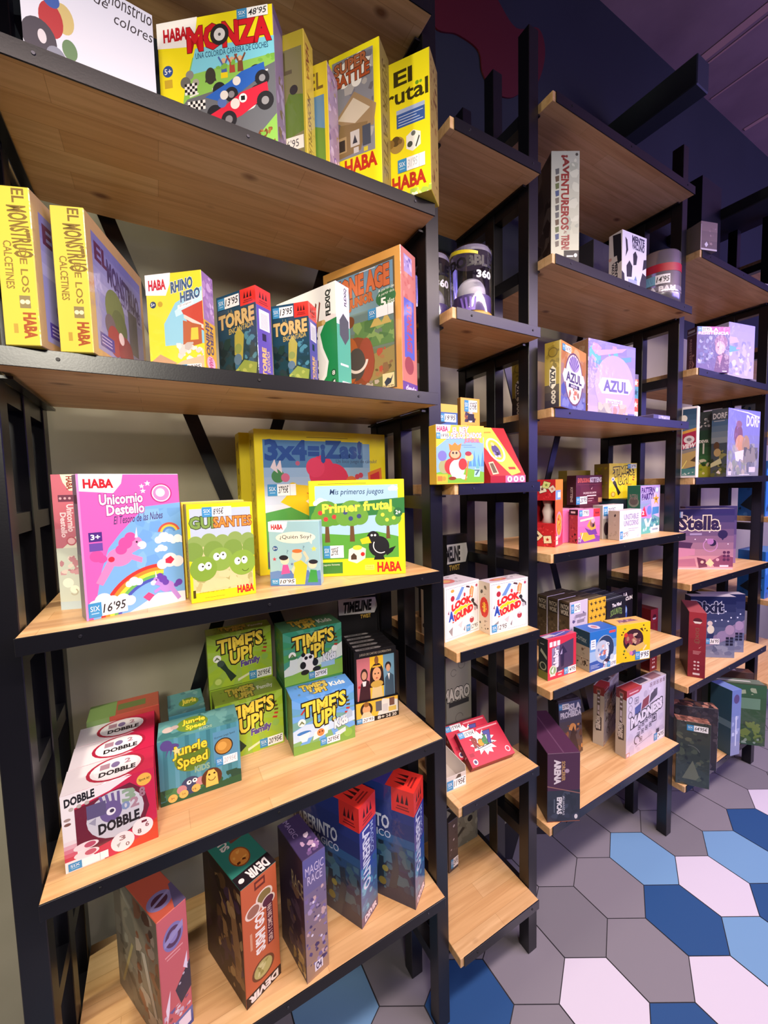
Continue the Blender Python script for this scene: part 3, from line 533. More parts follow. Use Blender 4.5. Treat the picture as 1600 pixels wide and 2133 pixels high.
game('stone', 'tall orange framed game box with a cartoon mammoth scene, next to the right post', {'*': '#d49a4c', 'R': '#c87c74', 'T': '#c89048'}, {
    'F': [r(.06, .04, .93, .94, '#5c4a30'), r(.08, .055, .91, .92, '#7f9ca8'), g(.08, .055, .91, .92, '#6f7a4a', '#6a8eaa', 6), n(.40, .36, .91, .56, ['#5f8a4c', '#4f7a44', '#86a860'], 26, .09, 3), p([(.5, .10), (.91, .16), (.91, .34), (.6, .30)], '#9a8a50'), n(.5, .14, .9, .34, ['#8a6a44', '#a87a4c', '#6a5a34', '#b8543c'], 16, .04, 4),
          c(.42, .26, .25, '#8a4a2a', .20), c(.34, .30, .13, '#b4622c', .17), c(.56, .28, .10, '#9c4c34', .16), c(.43, .26, .12, '#4c4a44', .12), ('a', .44, .30, .12, .15, 190, 350, '#e6e2d8'), c(.27, .56, .09, '#8a5c34'), c(.36, .58, .06, '#7a4a2c'), n(.1, .06, .42, .16, ['#b4622c', '#8a4a24', '#d8a05c'], 14, .06, 5), n(.4, .05, .75, .12, ['#b8b0a0', '#8c8678'], 12, .04, 6), [p([(.62+.13*i, .50), (.78+.1*i, .50), (.70+.12*i, .58)], '#c8b060') for i in range(2)],
          t(.10, .76, .86, .89, 'STONE AGE', '#c8683c', .06, rise=.01, ol='#5c2c1c', ow=.09), t(.36, .66, .66, .74, 'JUNIOR', '#b8602c', .06, rise=.01, ol='#5c2c1c', ow=.09), r(.5, .91, .7, .915, '#e8e4dc'), c(.82, .68, .12, '#2f6c40', .06), t(.73, .72, .92, .745, 'A partir de', '#e4ecdc', .0, rise=.01), t(.73, .69, .92, .715, 'A partir dos', '#e4ecdc', .0, rise=.01), t(.76, .62, .82, .68, '5', '#f2f4ee', .03), t(.84, .63, .92, .665, 'años', '#e4ecdc', .01), r(.76, .05, .9, .15, '#e8dca8'), p([(.78, .09), (.82, .12), (.86, .11), (.89, .14), (.86, .08), (.8, .06)], '#2a3a4c'), t(.77, .055, .89, .07, 'Hans im', '#33302c', .02)],
    'R': [r(.16, .25, .82, .66, '#5a66c8'), t(.35, .30, .65, .62, 'STONE AGE', '#b0506c', .05, rot=-1), r(.2, .84, .74, .96, '#a898d0'), n(.22, .85, .72, .95, ['#7a6ab0', '#c8bce0'], 8, .12, 2), c(.45, .20, .3, '#9a4a54'), r(0, 0, 1, .08, '#6a4a9c'), t(.2, .02, .9, .06, 'devir', '#d8d0ee', .03), n(.1, .66, .9, .84, ['#d49088', '#c06a64'], 10, .12, 3)]},
    [('F', .60, .555, .91, .63, None, 2, True)], True)

# ================================================================== widest left bay, middle shelf
def unicorn(u, v, s, body, mane, fl=1):
    q = .64
    return [c(u, v, .2*s, body, .13*s*q*1.3), c(u+.24*fl*s, v+.22*s*q, .13*s, body), c(u+.36*fl*s, v+.17*s*q, .075*s, '#f0e0ea'), p([(u+.1*fl*s, v), (u+.34*fl*s, v+.12*s*q), (u+.2*fl*s, v+.26*s*q), (u+.02*fl*s, v+.14*s*q)], body),
            c(u+.1*fl*s, v+.24*s*q, .11*s, mane), c(u+.03*fl*s, v+.13*s*q, .09*s, mane), c(u+.18*fl*s, v+.34*s*q, .09*s, mane), p([(u+.25*fl*s, v+.32*s*q), (u+.30*fl*s, v+.32*s*q), (u+.29*fl*s, v+.52*s*q)], '#e8d8f4'), c(u+.28*fl*s, v+.24*s*q, .018*s, '#3a2430'),
            c(u-.34*fl*s, v+.06*s*q, .1*s, mane), c(u-.26*fl*s, v+.0*s*q, .07*s, mane), p([(u-.18*fl*s, v-.02*s), (u-.06*fl*s, v-.06*s), (u-.28*fl*s, v-.30*s), (u-.38*fl*s, v-.26*s)], body), p([(u+.1*fl*s, v-.02*s), (u+.18*fl*s, v+.02*s), (u+.36*fl*s, v-.04*s), (u+.34*fl*s, v-.10*s)], body)]
PK = '#df62b4'
game('uniside', 'pink and pale green unicorn game box showing only its narrow spine, leftmost on its shelf', {'*': '#d8dcc8', 'F': '#dce0cc', 'T': '#e8e4dc'}, {
    'F': [r(0, .56, 1, 1, '#c26a78'), p([(0, .42), (1, .56), (1, .62), (0, .60)], '#c07482'), r(0, 0, 1, .46, '#c4cfc0'), p([(.4, 1), (1, 1), (1, .88), (.75, .88), (.5, .94)], '#ecdfc4'), t(.66, .89, .9, .985, 'HABA', '#8e3a30', .04, rot=-1), r(.24, .80, .92, .85, '#6c3a4e'), [c(.34+.2*i, .825, .06, '#c8a0a8') for i in range(3)], t(.58, .58, .86, .78, 'Unicornio', '#ecd8dc', .03, rot=-1), t(.28, .54, .52, .72, 'Destello', '#ecd8dc', .03, rot=-1), c(.68, .51, .22, '#b8606e'), c(.68, .51, .16, '#e0b4b8'), n(.1, .26, .95, .40, ['#c89aa0', '#b8848c', '#dccfc4'], 16, .16, 4), c(.4, .2, .24, '#e8ead8'), c(.66, .15, .2, '#eceed8'), ('a', .64, .13, .12, .18, 200, 420, '#b4b49c'), r(0, 0, 1, .06, '#b8ccd0')]})
game('uni', 'large pink game box with two cartoon unicorns and a rainbow on the middle shelf', {'*': PK, 'L': '#8a7f96', 'T': '#d8c8dc'}, {
    'F': [p([(.36, .58), (.62, .76), (1, .78), (1, 0), (.06, 0), (.16, .32), (.24, .48)], '#77aee4'), n(.5, .3, 1, .74, ['#84b8ea', '#6ea4dc'], 10, .12, 3), ('a', .72, -.06, .56, .60, 84, 172, '#d23c34'), ('a', .72, -.06, .52, .56, 84, 172, '#e88c34'), ('a', .72, -.06, .48, .52, 84, 172, '#f0da48'), ('a', .72, -.06, .445, .48, 84, 172, '#6cb45c'), ('a', .72, -.06, .41, .445, 84, 172, '#4a58b4'),
          cloud(.16, .12, .08, '#ece8f2'), cloud(.34, .10, .07, '#f2eef6'), cloud(.85, .34, .085, '#ece8ea'), cloud(.80, .52, .06), cloud(.95, .50, .05), cloud(.76, .44, .04), cloud(.46, .22, .05), p([(.4, 0), (1, 0), (1, .08), (.7, .1), (.5, .03)], '#ece6f4'), p([(.80, .35), (.86, .37), (.90, .34), (.86, .31), (.80, .32)], '#cc3050'), p([(.54, .09), (.6, .12), (.66, .09), (.6, .05)], '#e04880'),
          ('a', .86, .55, .10, .125, 15, 170, '#c85a4c'), ('a', .86, .55, .075, .10, 15, 170, '#e8c84c'), ('a', .86, .55, .05, .075, 15, 170, '#5c8cc8'),
          unicorn(.34, .41, .62, '#ee86bc', '#e0509c'), c(.26, .40, .03, '#c82c44'), unicorn(.80, .14, .40, '#b48ad8', '#6a44ac', -1),
          habacorner(.42, .865), t(.19, .785, .60, .855, 'Unicornio', '#f6eef6', .03, rise=.01, ol='#a83c8c', ow=.09), t(.25, .71, .61, .78, 'Destello', '#f6eef6', .03, rise=.01, ol='#a83c8c', ow=.09), t(.31, .645, .80, .70, 'El Tesoro de las Nubes', '#4c3a6c', .01, rise=.02, sh=.25), c(.80, .855, .115, '#b83480'), c(.80, .855, .10, '#f6ecf4'), c(.80, .855, .088, '#e888bc'), c(.79, .86, .05, '#f6d8e8'), st(.60, .91, .03, '#f8f2f8'), st(.66, .93, .035, '#f8f2f8'), st(.61, .875, .032, '#f8f2f8'),
          r(.07, .535, .19, .60, '#4a2a7c'), t(.09, .55, .17, .585, '3+', '#f4f0f8', .03), r(.07, .47, .19, .525, '#6a4aa0'), r(0, 0, 0.02, 1, '#e88cc8')],
    'L': [r(0, 0, 1, .45, '#9a9a9c'), r(.2, .8, .9, .86, '#5c3a54')]},
    [('F', .02, .015, .38, .115, "16'95", 1)])
def peas(): return [r(.04, .14, .96, .95, '#b8c6d6'), r(.04, .10, .96, .62, '#c9c48e'), n(.05, .1, .95, .3, ['#b8b078', '#cfc894', '#a8a468'], 24, .09, 5), [c(.1+.2*i, .60+.02*(i % 2), .12, '#8aa458') for i in range(5)], [c(.06+.3*i, .52, .15, '#7a9a44') for i in range(4)],
                    c(.46, .42, .19, '#86a848'), c(.20, .34, .2, '#7ea23c'), c(.80, .36, .21, '#86aa40'), [c(u, v, .05, '#f4f4ec', .04) for u, v in ((.40, .45), (.5, .455), (.17, .36), (.27, .365), (.72, .38), (.83, .385))], [c(u, v, .015, '#26261c') for u, v in ((.42, .455), (.5, .465), (.19, .365), (.28, .37), (.74, .385), (.82, .395))], ('a', .84, .30, .05, .06, 200, 340, '#4a5a20'),
                    t(.04, .755, .38, .865, 'GUI', '#7c9c4c', .04, ol='#3c4a24', ow=.09), t(.385, .755, .97, .855, 'SANTES', '#e08a3c', .03, ol='#7c4418', ow=.08), r(.03, .05, .07, .13, '#4a4010'), t(.12, .085, .5, .105, 'un divertido juego para cartas', '#55501c', 0), r(.2, .037, .5, .042, '#8a7a1c'), haba(.70, .04, .96, .115)]
game('guis2', 'yellow card game box hidden behind the box with round green peas', {'*': '#dcd04c', 'T': '#e8e4cc'}, {'F': [r(.04, .1, .96, .95, '#b9bd84')]})
game('guis', 'small yellow card game box showing round green peas with eyes', {'*': Y0, 'L': '#b0a030', 'T': '#dcd05c'}, {'F': peas(), 'L': [t(.3, .08, .7, .6, 'GUISANTES', '#6a5a1c', .01, rot=-1)]}, [('F', .22, .865, .66, .965, "8'95€", 2)])
zas = {'F': [r(.055, .04, .86, .92, '#7ea4cc'), g(.055, .42, .86, .80, '#d4d8e8', '#88b0d8', 6), r(.055, .74, .80, .93, '#4f80b0'), p([(.055, .04), (.86, .04), (.86, .42), (.45, .50), (.055, .43)], '#4f9a48'), c(.47, .70, .10, '#d83058', .13), c(.56, .64, .12, '#d83058', .13), c(.42, .74, .07, '#e03c64'), c(.58, .56, .05, '#f4f0ec'), t(.555, .545, .61, .585, '12', '#2a2a30', .03), c(.70, .63, .045, '#d8743c'), c(.78, .68, .02, '#c83c5c'), c(.75, .67, .02, '#c83c5c'), p([(.84, .70), (.96, .74), (.97, .56), (.85, .55)], '#e07a2c'), p([(.86, .68), (.94, .71), (.95, .57), (.87, .57)], '#c83030'),
             p([(.18, .52), (.28, .62), (.46, .60), (.50, .38), (.42, .36), (.16, .50)], '#e4c21c'), c(.25, .60, .035, '#e4c21c'), p([(.34, .50), (.42, .55), (.44, .46), (.40, .44)], '#ecdcc0'), st(.375, .55, .03, '#c83c24'), c(.15, .68, .045, '#4a8a50'), c(.20, .67, .03, '#d86c8c'), p([(.10, .74), (.13, .80), (.15, .70)], '#e8d8dc'), p([(.14, .74), (.17, .80), (.18, .70)], '#e8d8dc'), c(.29, .77, .016, '#b85c7c'),
             t(.075, .795, .35, .925, '3x4', '#1c4a94', .05), t(.375, .83, .445, .885, '=', '#1c4a94', .05), t(.47, .78, .785, .93, '¡Zas!', '#1c4a94', .05), t(.58, .765, .92, .80, 'Un loco juego de cálculo!', '#3c4c6c', .005), r(.36, .953, .68, .957, '#7a6a1c'), r(.06, .05, .10, .16, '#5a3c6c')],
       'L': [n(.2, .1, .8, .95, ['#8a7a1c', '#b0a02c'], 26, .16, 3)]}
game('zas2', 'very large yellow game box standing behind the one with the sum on its cover', {'*': '#d8c620'}, {'L': [n(.2, .1, .8, .95, ['#8a7a1c'], 20, .16, 5)]})
game('zas', 'very large yellow game box with a multiplication sum as its blue title', {'*': '#e8d51c', 'L': '#cdbb20', 'T': '#d8cc48'}, zas, [('F', .075, .545, .27, .625, "37'95€", 2)], True)
game('primer', 'yellow first orchard game box with fruit trees and a black raven', {'*': Y0, 'T': '#dcd458'}, {
    'F': [r(.065, .18, .93, .945, '#a8d0ea'), cloud(.12, .78, .045), cloud(.88, .91, .03), p([(.065, .18), (.93, .18), (.93, .40), (.7, .46), (.4, .43), (.065, .46)], '#5aa43c'), p([(0, .74), (1, .81), (1, .645), (0, .60)], '#2f7c3c'), tree(.18, .36, .22, '#5f9a34', '#d83c3c'), tree(.44, .36, .22, '#6aa23c', '#3c4a7c'), tree(.82, .38, .18, '#62a03c', '#e4d848'),
          c(.72, .30, .11, '#1c1c22', .11), c(.66, .40, .065, '#1c1c22'), p([(.78, .26), (.90, .30), (.86, .24), (.80, .20)], '#1c1c22'), p([(.61, .41), (.52, .38), (.54, .33), (.64, .34)], '#f0d024'), c(.645, .42, .012, '#f4f4f4'), c(.68, .42, .012, '#f4f4f4'), ('a', .74, .31, .075, .085, 150, 300, '#f0f0e8'), p([(.66, .16), (.78, .16), (.76, .21), (.68, .21)], '#1c1c22'),
          p([(.39, .16), (.48, .13), (.57, .18), (.58, .28), (.50, .32), (.40, .28)], '#ece4d4'), c(.49, .295, .05, '#e8d83c', .025), c(.545, .225, .022, '#d02c2c'), p([(.42, .17), (.48, .17), (.48, .21), (.45, .24), (.42, .21)], '#4a3a2c'),
          t(.14, .665, .86, .755, 'Primer frutal', '#fbf24c', .04, rise=.03), t(.22, .835, .78, .91, 'Mis primeros juegos', '#24406c', .005, sh=.2), r(.1, .963, .6, .968, '#8a7a14'), c(.93, .655, .05, '#2a6c3c'), t(.905, .635, .955, .675, '2+', '#f4f4f0', .03), r(.06, .03, .33, .15, '#3c7c34'), t(.08, .11, .3, .135, 'Este juguete fomenta', '#e4ecd8', 0), r(.565, .055, .665, .11, '#f0e060'), t(.58, .085, .65, .1, 'Made in', '#a08414', 0), t(.575, .062, .655, .078, 'Germany', '#a08414', 0), haba(.70, .035, .95, .13, '#d02c20')]},
    [('F', .135, .195, .345, .325, "28'95€", 2)])
game('quien', 'small pale teal card game box with three cartoon children and a speech bubble', {'*': '#9cc4cc', 'T': '#b8d0d8'}, {
    'F': [habacorner(.38, .83), c(.53, .75, .39, '#f2ead4', .09), p([(.78, .70), (.84, .64), (.86, .72)], '#f2ead4'), t(.22, .715, .84, .79, '¿Quién Soy?', '#3c4450', .005), c(.12, .585, .05, '#34548c'), t(.085, .57, .155, .60, '5+', '#f0f0f0', .02), n(0, 0, 1, .24, ['#5a7cb8', '#6488c0'], 12, .2, 5), r(0, 0, 1, .1, '#5878b4'),
          c(.30, .40, .085, '#f0d4b8'), c(.28, .44, .09, '#23222a', .04), p([(.22, .18), (.40, .20), (.36, .33), (.26, .33)], '#e0589c'), c(.54, .47, .10, '#f0cfae'), c(.55, .54, .1, '#d8743c', .03), p([(.46, .02), (.68, .02), (.74, .32), (.62, .40), (.48, .36)], '#ecc832'), p([(.70, .36), (.78, .42), (.70, .54), (.66, .52), (.72, .43)], '#f0cfae'), p([(.42, .24), (.48, .32), (.50, .28), (.46, .18)], '#f0cfae'), c(.84, .33, .085, '#f0d4b8'), c(.86, .37, .09, '#2a2830', .035), p([(.74, .05), (.94, .05), (.92, .24), (.80, .25)], '#3f9a48'), st(.88, .57, .06, '#e4d45c'), st(.10, .42, .045, '#c04c5c'), st(.44, .34, .035, '#6878a8'), t(.34, .5, .38, .56, '?', '#6a8a9c', 0), t(.66, .56, .70, .62, '?', '#6a8a9c', 0)]},
    [('F', .02, .02, .50, .115, "10'95", 1)])

# ================================================================== widest left bay, fourth shelf
RED = '#b81c40'
def dob(small=False):
    F = [r(0, 0, 1, 1, '#c4204a'), p([(0, 0), (.40, 0), (.22, .2), (.13, .3), (.13, .80), (.5, .88), (.75, .99), (.6, 1), (0, 1)], '#ece8ea'), g(0, .14, .13, .40, '#c4284c', '#e8dce0', 5), p([(.5, 0), (1, 0), (1, .3), (.8, .12)], '#cc3a24'),
         p([(.13, .26), (.13, .78), (.5, .86), (.72, .90), (.88, .74), (.92, .5), (.86, .34), (.70, .26), (.5, .22), (.3, .18)], '#6a1c34'), c(.55, .55, .31, '#c8cad4', .31), c(.50, .60, .12, '#6a5a90', .14), [p([(.42+.05*i, .66), (.455+.05*i, .66), (.44+.065*i-.03, .84), (.41+.065*i-.03, .84)], '#6a5a90') for i in range(4)], c(.50, .60, .05, '#e8e8f0'), c(.51, .605, .025, '#3c3450'), t(.30, .60, .40, .76, '1', '#5c547c', .05), t(.64, .66, .76, .82, '3', '#8aa48c', .05), t(.62, .56, .70, .66, '0', '#7c90b8', .04), t(.72, .56, .80, .68, '2', '#a88494', .05), t(.82, .66, .88, .78, '8', '#9c7484', .04), p([(.26, .54), (.34, .58), (.33, .48)], '#9898ac'),
         t(.36, .34, .80, .47, 'DOBBLE', '#1c1820', .045, rise=.03), t(.04, .845, .34, .945, 'DOBBLE', '#1c1820', .045, rise=.03), [c(.1+.08*i, .80+.012*i, .025, '#b8b0a8') for i in range(3)], c(.055, .68, .035, '#a08a84', .02), c(.055, .62, .035, '#7a544c', .02),
         c(.22, .27, .13, '#ecdce2', .05), c(.22, .17, .13, '#ecdce2', .05), c(.26, .27, .06, '#b8506c', .035), c(.26, .17, .06, '#b8506c', .035), c(.60, .14, .13, '#f0e6ea', .13), c(.83, .24, .12, '#f0e6ea', .12), t(.57, .16, .63, .22, '3', '#8c6c74', .03), p([(.53, .12), (.58, .14), (.55, .07)], '#a0a0a4'), t(.63, .06, .67, .11, '0', '#7c6068', .02), t(.77, .16, .81, .22, '8', '#6c5058', .03), t(.86, .22, .90, .28, '6', '#8c5060', .03), r(.82, .29, .88, .32, '#6a1c34'), c(.88, .88, .085, '#e8b44c'), t(.82, .86, .94, .90, 'Spot it!', '#3c2c1c', .02)]
    T = [p([(0, 0), (.75, .02), (.45, .4), (.5, 1), (0, 1)], '#e0dce0'), p([(.75, 0), (1, 0), (1, 1), (.5, 1), (.45, .4)], '#c4204a'), c(.56, .52, .33, '#a81c3c', .50), c(.56, .52, .29, '#e4e2e6', .44), c(.56, .52, .25, '#f0eef0', .38), c(.55, .66, .05, '#7a6c98', .12), t(.40, .58, .46, .78, '1', '#a88494', .04), t(.66, .6, .72, .78, '2', '#b08494', .04), t(.38, .28, .78, .46, 'DOBBLE', '#1c1820', .045)]
    return {'F': F, 'T': T}
DC = {'*': '#c4204a', 'L': '#dcd6dc', 'T': '#c4204a'}
game('dobble4', 'red and green carton behind the row of red and white number game boxes', {'*': '#b8503c', 'T': '#b05a44', 'L': '#7a9a50'}, {'T': [r(0, 0, .38, 1, '#7c9a58'), r(.4, .3, .8, .7, '#6c7a44')], 'F': [r(0, 0, .3, 1, '#7c9a58')]})
game('dobble3', 'red and white number game box, third in its row from the front', DC, dob(), group='red and white number game boxes')
game('dobble2', 'red and white number game box, second in its row, just behind the front one', DC, dob(), group='red and white number game boxes')
game('dobble', 'red and white number game box with round window picture, front of its row', DC, dob(), [('F', .03, .015, .44, .115, None, 2, True)], True, 'red and white number game boxes')
def jung():
    return {'F': [r(0, 0, 1, 1, '#4a8f9c'), [p([(.05+.13*i, 0), (.10+.13*i, 0), (.11+.13*i, 1), (.06+.13*i, 1)], '#5a9cb0' if i % 2 else '#3c7c88') for i in range(8)], n(0, 0, 1, .24, ['#2c5c3c', '#3c7044', '#4c8450', '#244a38'], 40, .08, 3), p([(0, 0), (1, 0), (1, .12), (0, .06)], '#2f5a3a'), c(.16, .88, .09, '#5a4c8c', .05), c(.10, .92, .07, '#5a4c8c'), [p([(.12+.03*i, .9), (.15+.03*i, .9), (.08+.06*i, .72)], '#5a4c8c') for i in range(3)],
                  c(.40, .62, .22, '#6c8c34', .20), c(.40, .62, .20, '#5c7c2c', .18), t(.17, .66, .58, .86, 'Jungle', '#f0d83c', .03, rise=.03, ol='#5c4c10', ow=.06), t(.22, .46, .58, .66, 'Speed', '#f0d83c', .03, rise=.03, ol='#5c4c10', ow=.07), t(.42, .38, .60, .47, 'KIDS', '#8ab094', .05), st(.22, .80, .06, '#e4d890'),
                  r(.66, .42, .98, .92, '#5a94b4'), t(.68, .80, .94, .84, 'El primer Jungle Speed', '#20343c', .0, rise=.02), c(.79, .66, .12, '#3c2a1c'), c(.79, .66, .105, '#c08a3c'), c(.77, .67, .06, '#d8a450'),
                  c(.36, .20, .12, '#3c4668'), c(.25, .17, .06, '#c08a8c'), c(.48, .22, .06, '#c08a8c'), c(.34, .25, .03, '#f4f4f4'), c(.41, .26, .03, '#f4f4f4'), c(.345, .255, .012, '#222222'), c(.41, .265, .012, '#222222'), c(.62, .22, .13, '#5c3420'), p([(.54, .08), (.70, .08), (.69, .26), (.65, .34), (.58, .34), (.55, .26)], '#ecc45c'), c(.59, .27, .014, '#3c2c1c'), c(.655, .275, .014, '#3c2c1c'), ('a', .62, .22, .04, .05, 190, 350, '#5c3c1c'),
                  c(.14, .08, .055, '#e8b860'), c(.27, .095, .055, '#e8b860'), c(.42, .13, .055, '#e8b860'), [t(.12+.13*i, .065+.02*i, .16+.13*i, .095+.02*i, s, '#4c3c20', .01) for i, s in enumerate(('3+', '2-6', '15'))]],
            'T': [r(0, 0, 1, 1, '#5a9494'), n(0, 0, 1, 1, ['#4a8484', '#6aa4a0', '#3c7474'], 26, .09, 4), c(.42, .52, .2, '#6c8c34', .38), t(.3, .5, .58, .8, 'Jungle', '#f0d83c', .04, ol='#5c4c10', ow=.06), t(.34, .2, .58, .48, 'Speed', '#f0d83c', .04, ol='#5c4c10', ow=.06), t(.5, .08, .66, .2, 'KIDS', '#9ab8a0', .04), c(.12, .5, .07, '#c8b8b0'), c(.2, .55, .05, '#b8a4a0')]}
JC = {'*': '#4a8f9c', 'L': '#3c6c70', 'R': '#3c7078', 'T': '#5a9494'}
game('jungle2', 'teal jungle game box turned sideways behind the one with the lion', JC, {'T': [n(0, 0, 1, 1, ['#5a8c90', '#4a7c80', '#78a8a4'], 20, .14, 6), c(.58, .45, .28, '#6c8c34'), t(.4, .34, .78, .62, 'Jungle', '#e8d44c', .04)], 'F': [n(0, 0, 1, 1, ['#4a8088', '#5a9494'], 16, .14, 7)]})
game('jungle', 'teal jungle game box with a cartoon lion and elephant at the front of the shelf', JC, jung(), [('F', .68, .36, .96, .50, "20'95€", 1, True)])
def timesup(kind):
    bgc = {'family': ('#a8c634', '#8eb42c'), 'kidsgreen': ('#74b43c', '#2f8a6c'), 'kidsblue': ('#88b458', '#5a9ce0'), 'yellow': ('#f0d41c', '#f0d41c')}[kind]
    F = [g(0, 0, 1, 1, bgc[0], bgc[1], 7), [p([(.5, .62), (1.2*math.cos(i*.5)+.5, 1.2*math.sin(i*.5)+.62), (1.2*math.cos(i*.5+.22)+.5, 1.2*math.sin(i*.5+.22)+.62)], mixhex(bgc[1], '#ffffff', .12)) for i in range(13)]]
    if kind == 'kidsblue': F += [p([(0, .22), (1, .34), (1, .52), (.6, .44), (.2, .5), (0, .42)], '#c4dcf0'), p([(0, 0), (1, 0), (1, .24), (.5, .14), (0, .16)], '#7ca848')]
    if kind == 'kidsgreen': F += [p([(0, .3), (.3, .52), (.6, .4), (1, .62), (1, .34), (.5, .2), (0, .18)], '#dce8dc'), p([(0, 0), (1, 0), (1, .3), (.4, .24), (0, .16)], '#8abc48')]
    F += [[p([(.12+.028*i, .70+.035*i), (.15+.028*i, .69+.035*i), (.19+.028*i, .745+.035*i), (.165+.028*i, .76+.035*i)], '#3c3418' if kind != 'kidsblue' else '#b8342c') for i in range(4)],
          [p([(.83+.03*math.sin(i), .52+.065*i), (.90+.02*math.sin(i*.8), .50+.07*i), (.91+.02*math.sin(i*.8), .535+.07*i), (.84+.03*math.sin(i), .55+.065*i)], ('#b8342c' if i < 2 else '#54481c')) for i in range(5)],
          t(.16, .63, .85, .88, "TIME'S", '#f2d648', .04, rise=.06, ol='#241c10', ow=.11), t(.34, .40, .67, .65, 'UP!', '#f2d648', .04, rise=.05, ol='#241c10', ow=.11), r(.36, .92, .60, .928, mixhex(bgc[1], '#ffffff', .4)), c(.14, .55, .06, '#f0f2e8'), t(.10, .52, .18, .575, 'A', '#5c7034' if kind != 'yellow' else '#3c5c9c', .03)]
    if kind in ('family', 'yellow'):
        dk = '#24382a' if kind == 'family' else '#24201c'
        F += [p([(.14, .44), (.24, .48), (.30, .33), (.42, .16), (.33, .08), (.25, .28)], dk), c(.19, .45, .055, mixhex(dk, '#ffffff', .12))]
        if kind == 'family': F += [t(.50, .28, .80, .42, 'Family', '#5c4494', .05, rise=.04, ol='#c8dc7c', ow=.09), c(.14, .12, .08, '#98b83c'), c(.14, .12, .05, '#c4d86c'), c(.88, .42, .055, '#8cb854'), p([(.44, .05), (.68, .16), (.68, .2), (.44, .10)], '#e0e4b8')]
        else: F += [c(.15, .12, .08, '#c89c28'), c(.15, .12, .05, '#ecd078'), t(.6, .34, .82, .42, 'Party', '#c88c1c', .02, rise=.02)]
    else:
        F += [t(.66, .28, .88, .44, 'Kids', '#e4e8ec', .05, rise=.05, ol='#4c5c6c', ow=.09), c(.88, .14, .07, '#8cb84c')]
        if kind == 'kidsblue': F += [c(.17, .36, .11, '#3c7cc0', .035), p([(.08, .33), (.27, .36), (.21, .2), (.13, .2)], '#e4e8ec'), p([(.30, .18), (.54, .24), (.56, .38), (.33, .32)], '#ecece8'), c(.43, .29, .06, '#e0884c'), c(.41, .30, .013, '#5c2c14'), c(.455, .305, .013, '#5c2c14'), p([(.66, .2), (.84, .26), (.84, .18), (.7, .12)], '#dce0e0'), p([(.86, .40), (.96, .42), (.96, .52), (.91, .58), (.86, .50)], '#a8bcd0')]
        else: F += [p([(.08, .26), (.22, .28), (.22, .50), (.10, .48)], '#dce8e0'), c(.15, .50, .08, '#3c7c4c', .03), c(.40, .44, .10, '#f4f4f0', .09), c(.42, .28, .10, '#f0f0ec', .11), c(.32, .52, .035, '#1c1c20'), c(.47, .53, .035, '#1c1c20'), c(.365, .45, .03, '#1c1c20'), c(.44, .455, .03, '#1c1c20'), c(.31, .32, .05, '#1c1c20', .07), c(.52, .33, .05, '#1c1c20', .07), c(.34, .18, .07, '#1c1c20', .05), c(.54, .2, .07, '#1c1c20', .05), r(.62, .2, .86, .3, '#9cc4e0'), c(.86, .52, .05, '#f0f4ec')]
    T = [r(0, 0, 1, 1, mixhex(bgc[1], '#808050', .35) if kind != 'kidsblue' else '#5a94d4'), t(.2, .42, .62, .86, "TIME'S", '#cdb848', .06, ol='#3c3418', ow=.12), t(.32, .08, .56, .42, 'UP!', '#cdb848', .06, ol='#3c3418', ow=.12), t(.66, .3, .9, .62, 'Kids' if kind[0] == 'k' else 'Family' if kind == 'family' else 'Party', '#e0e4dc', .03), n(.05, .1, .95, .9, [mixhex(bgc[1], '#505030', .4)], 8, .04, 3)]  # T: print in dulled colours, painting in the shade of the shelf above
    return {'F': F, 'T': T, 'L': [n(.1, .1, .9, .9, [mixhex(bgc[0], '#404020', .45), mixhex(bgc[0], '#404020', .3)], 14, .14, 3)]}
TU = {'family': {'*': '#98bc34', 'L': '#7c8c34', 'T': '#8a9a48'}, 'kidsgreen': {'*': '#4f9c5c', 'L': '#447c50', 'T': '#5c8454'}, 'kidsblue': {'*': '#6aa4dc', 'L': '#6c8c5c'}, 'yellow': {'*': '#f0d41c', 'L': '#96803c', 'T': '#b8a444'}}  # darker T tones put the shade on the box tops into the colour
GF, GK = 'lime green party game boxes', 'party game boxes for children'
game('fam3', 'lime green party game box hidden under the upper lime green one', TU['family'], {'T': timesup('family')['T']}, group=GF)
game('fam1', 'lime green party game box standing on the shelf, half behind the teal jungle box', TU['family'], timesup('family'), [('F', .62, .03, .98, .19, "20'95€", 1)], group=GF)
game('fam2', 'lime green party game box on the upper row of the stack', TU['family'], timesup('family'), [('F', .62, .03, .98, .19, "20'95€", 1)], group=GF)
game('kid3', 'dark green party game box hidden behind the light blue one', TU['kidsgreen'], {'T': timesup('kidsgreen')['T']}, group=GK)
game('kid1', 'light blue party game box with an orange fox card at the front of the shelf', TU['kidsblue'], timesup('kidsblue'), [('F', .42, .04, .74, .17, "20'95€", 1)], group=GK)
game('kid2', 'dark green party game box with a panda on the upper row of the stack', TU['kidsgreen'], timesup('kidsgreen'), [('F', .40, .03, .72, .16, "20'95€", 1)], group=GK)

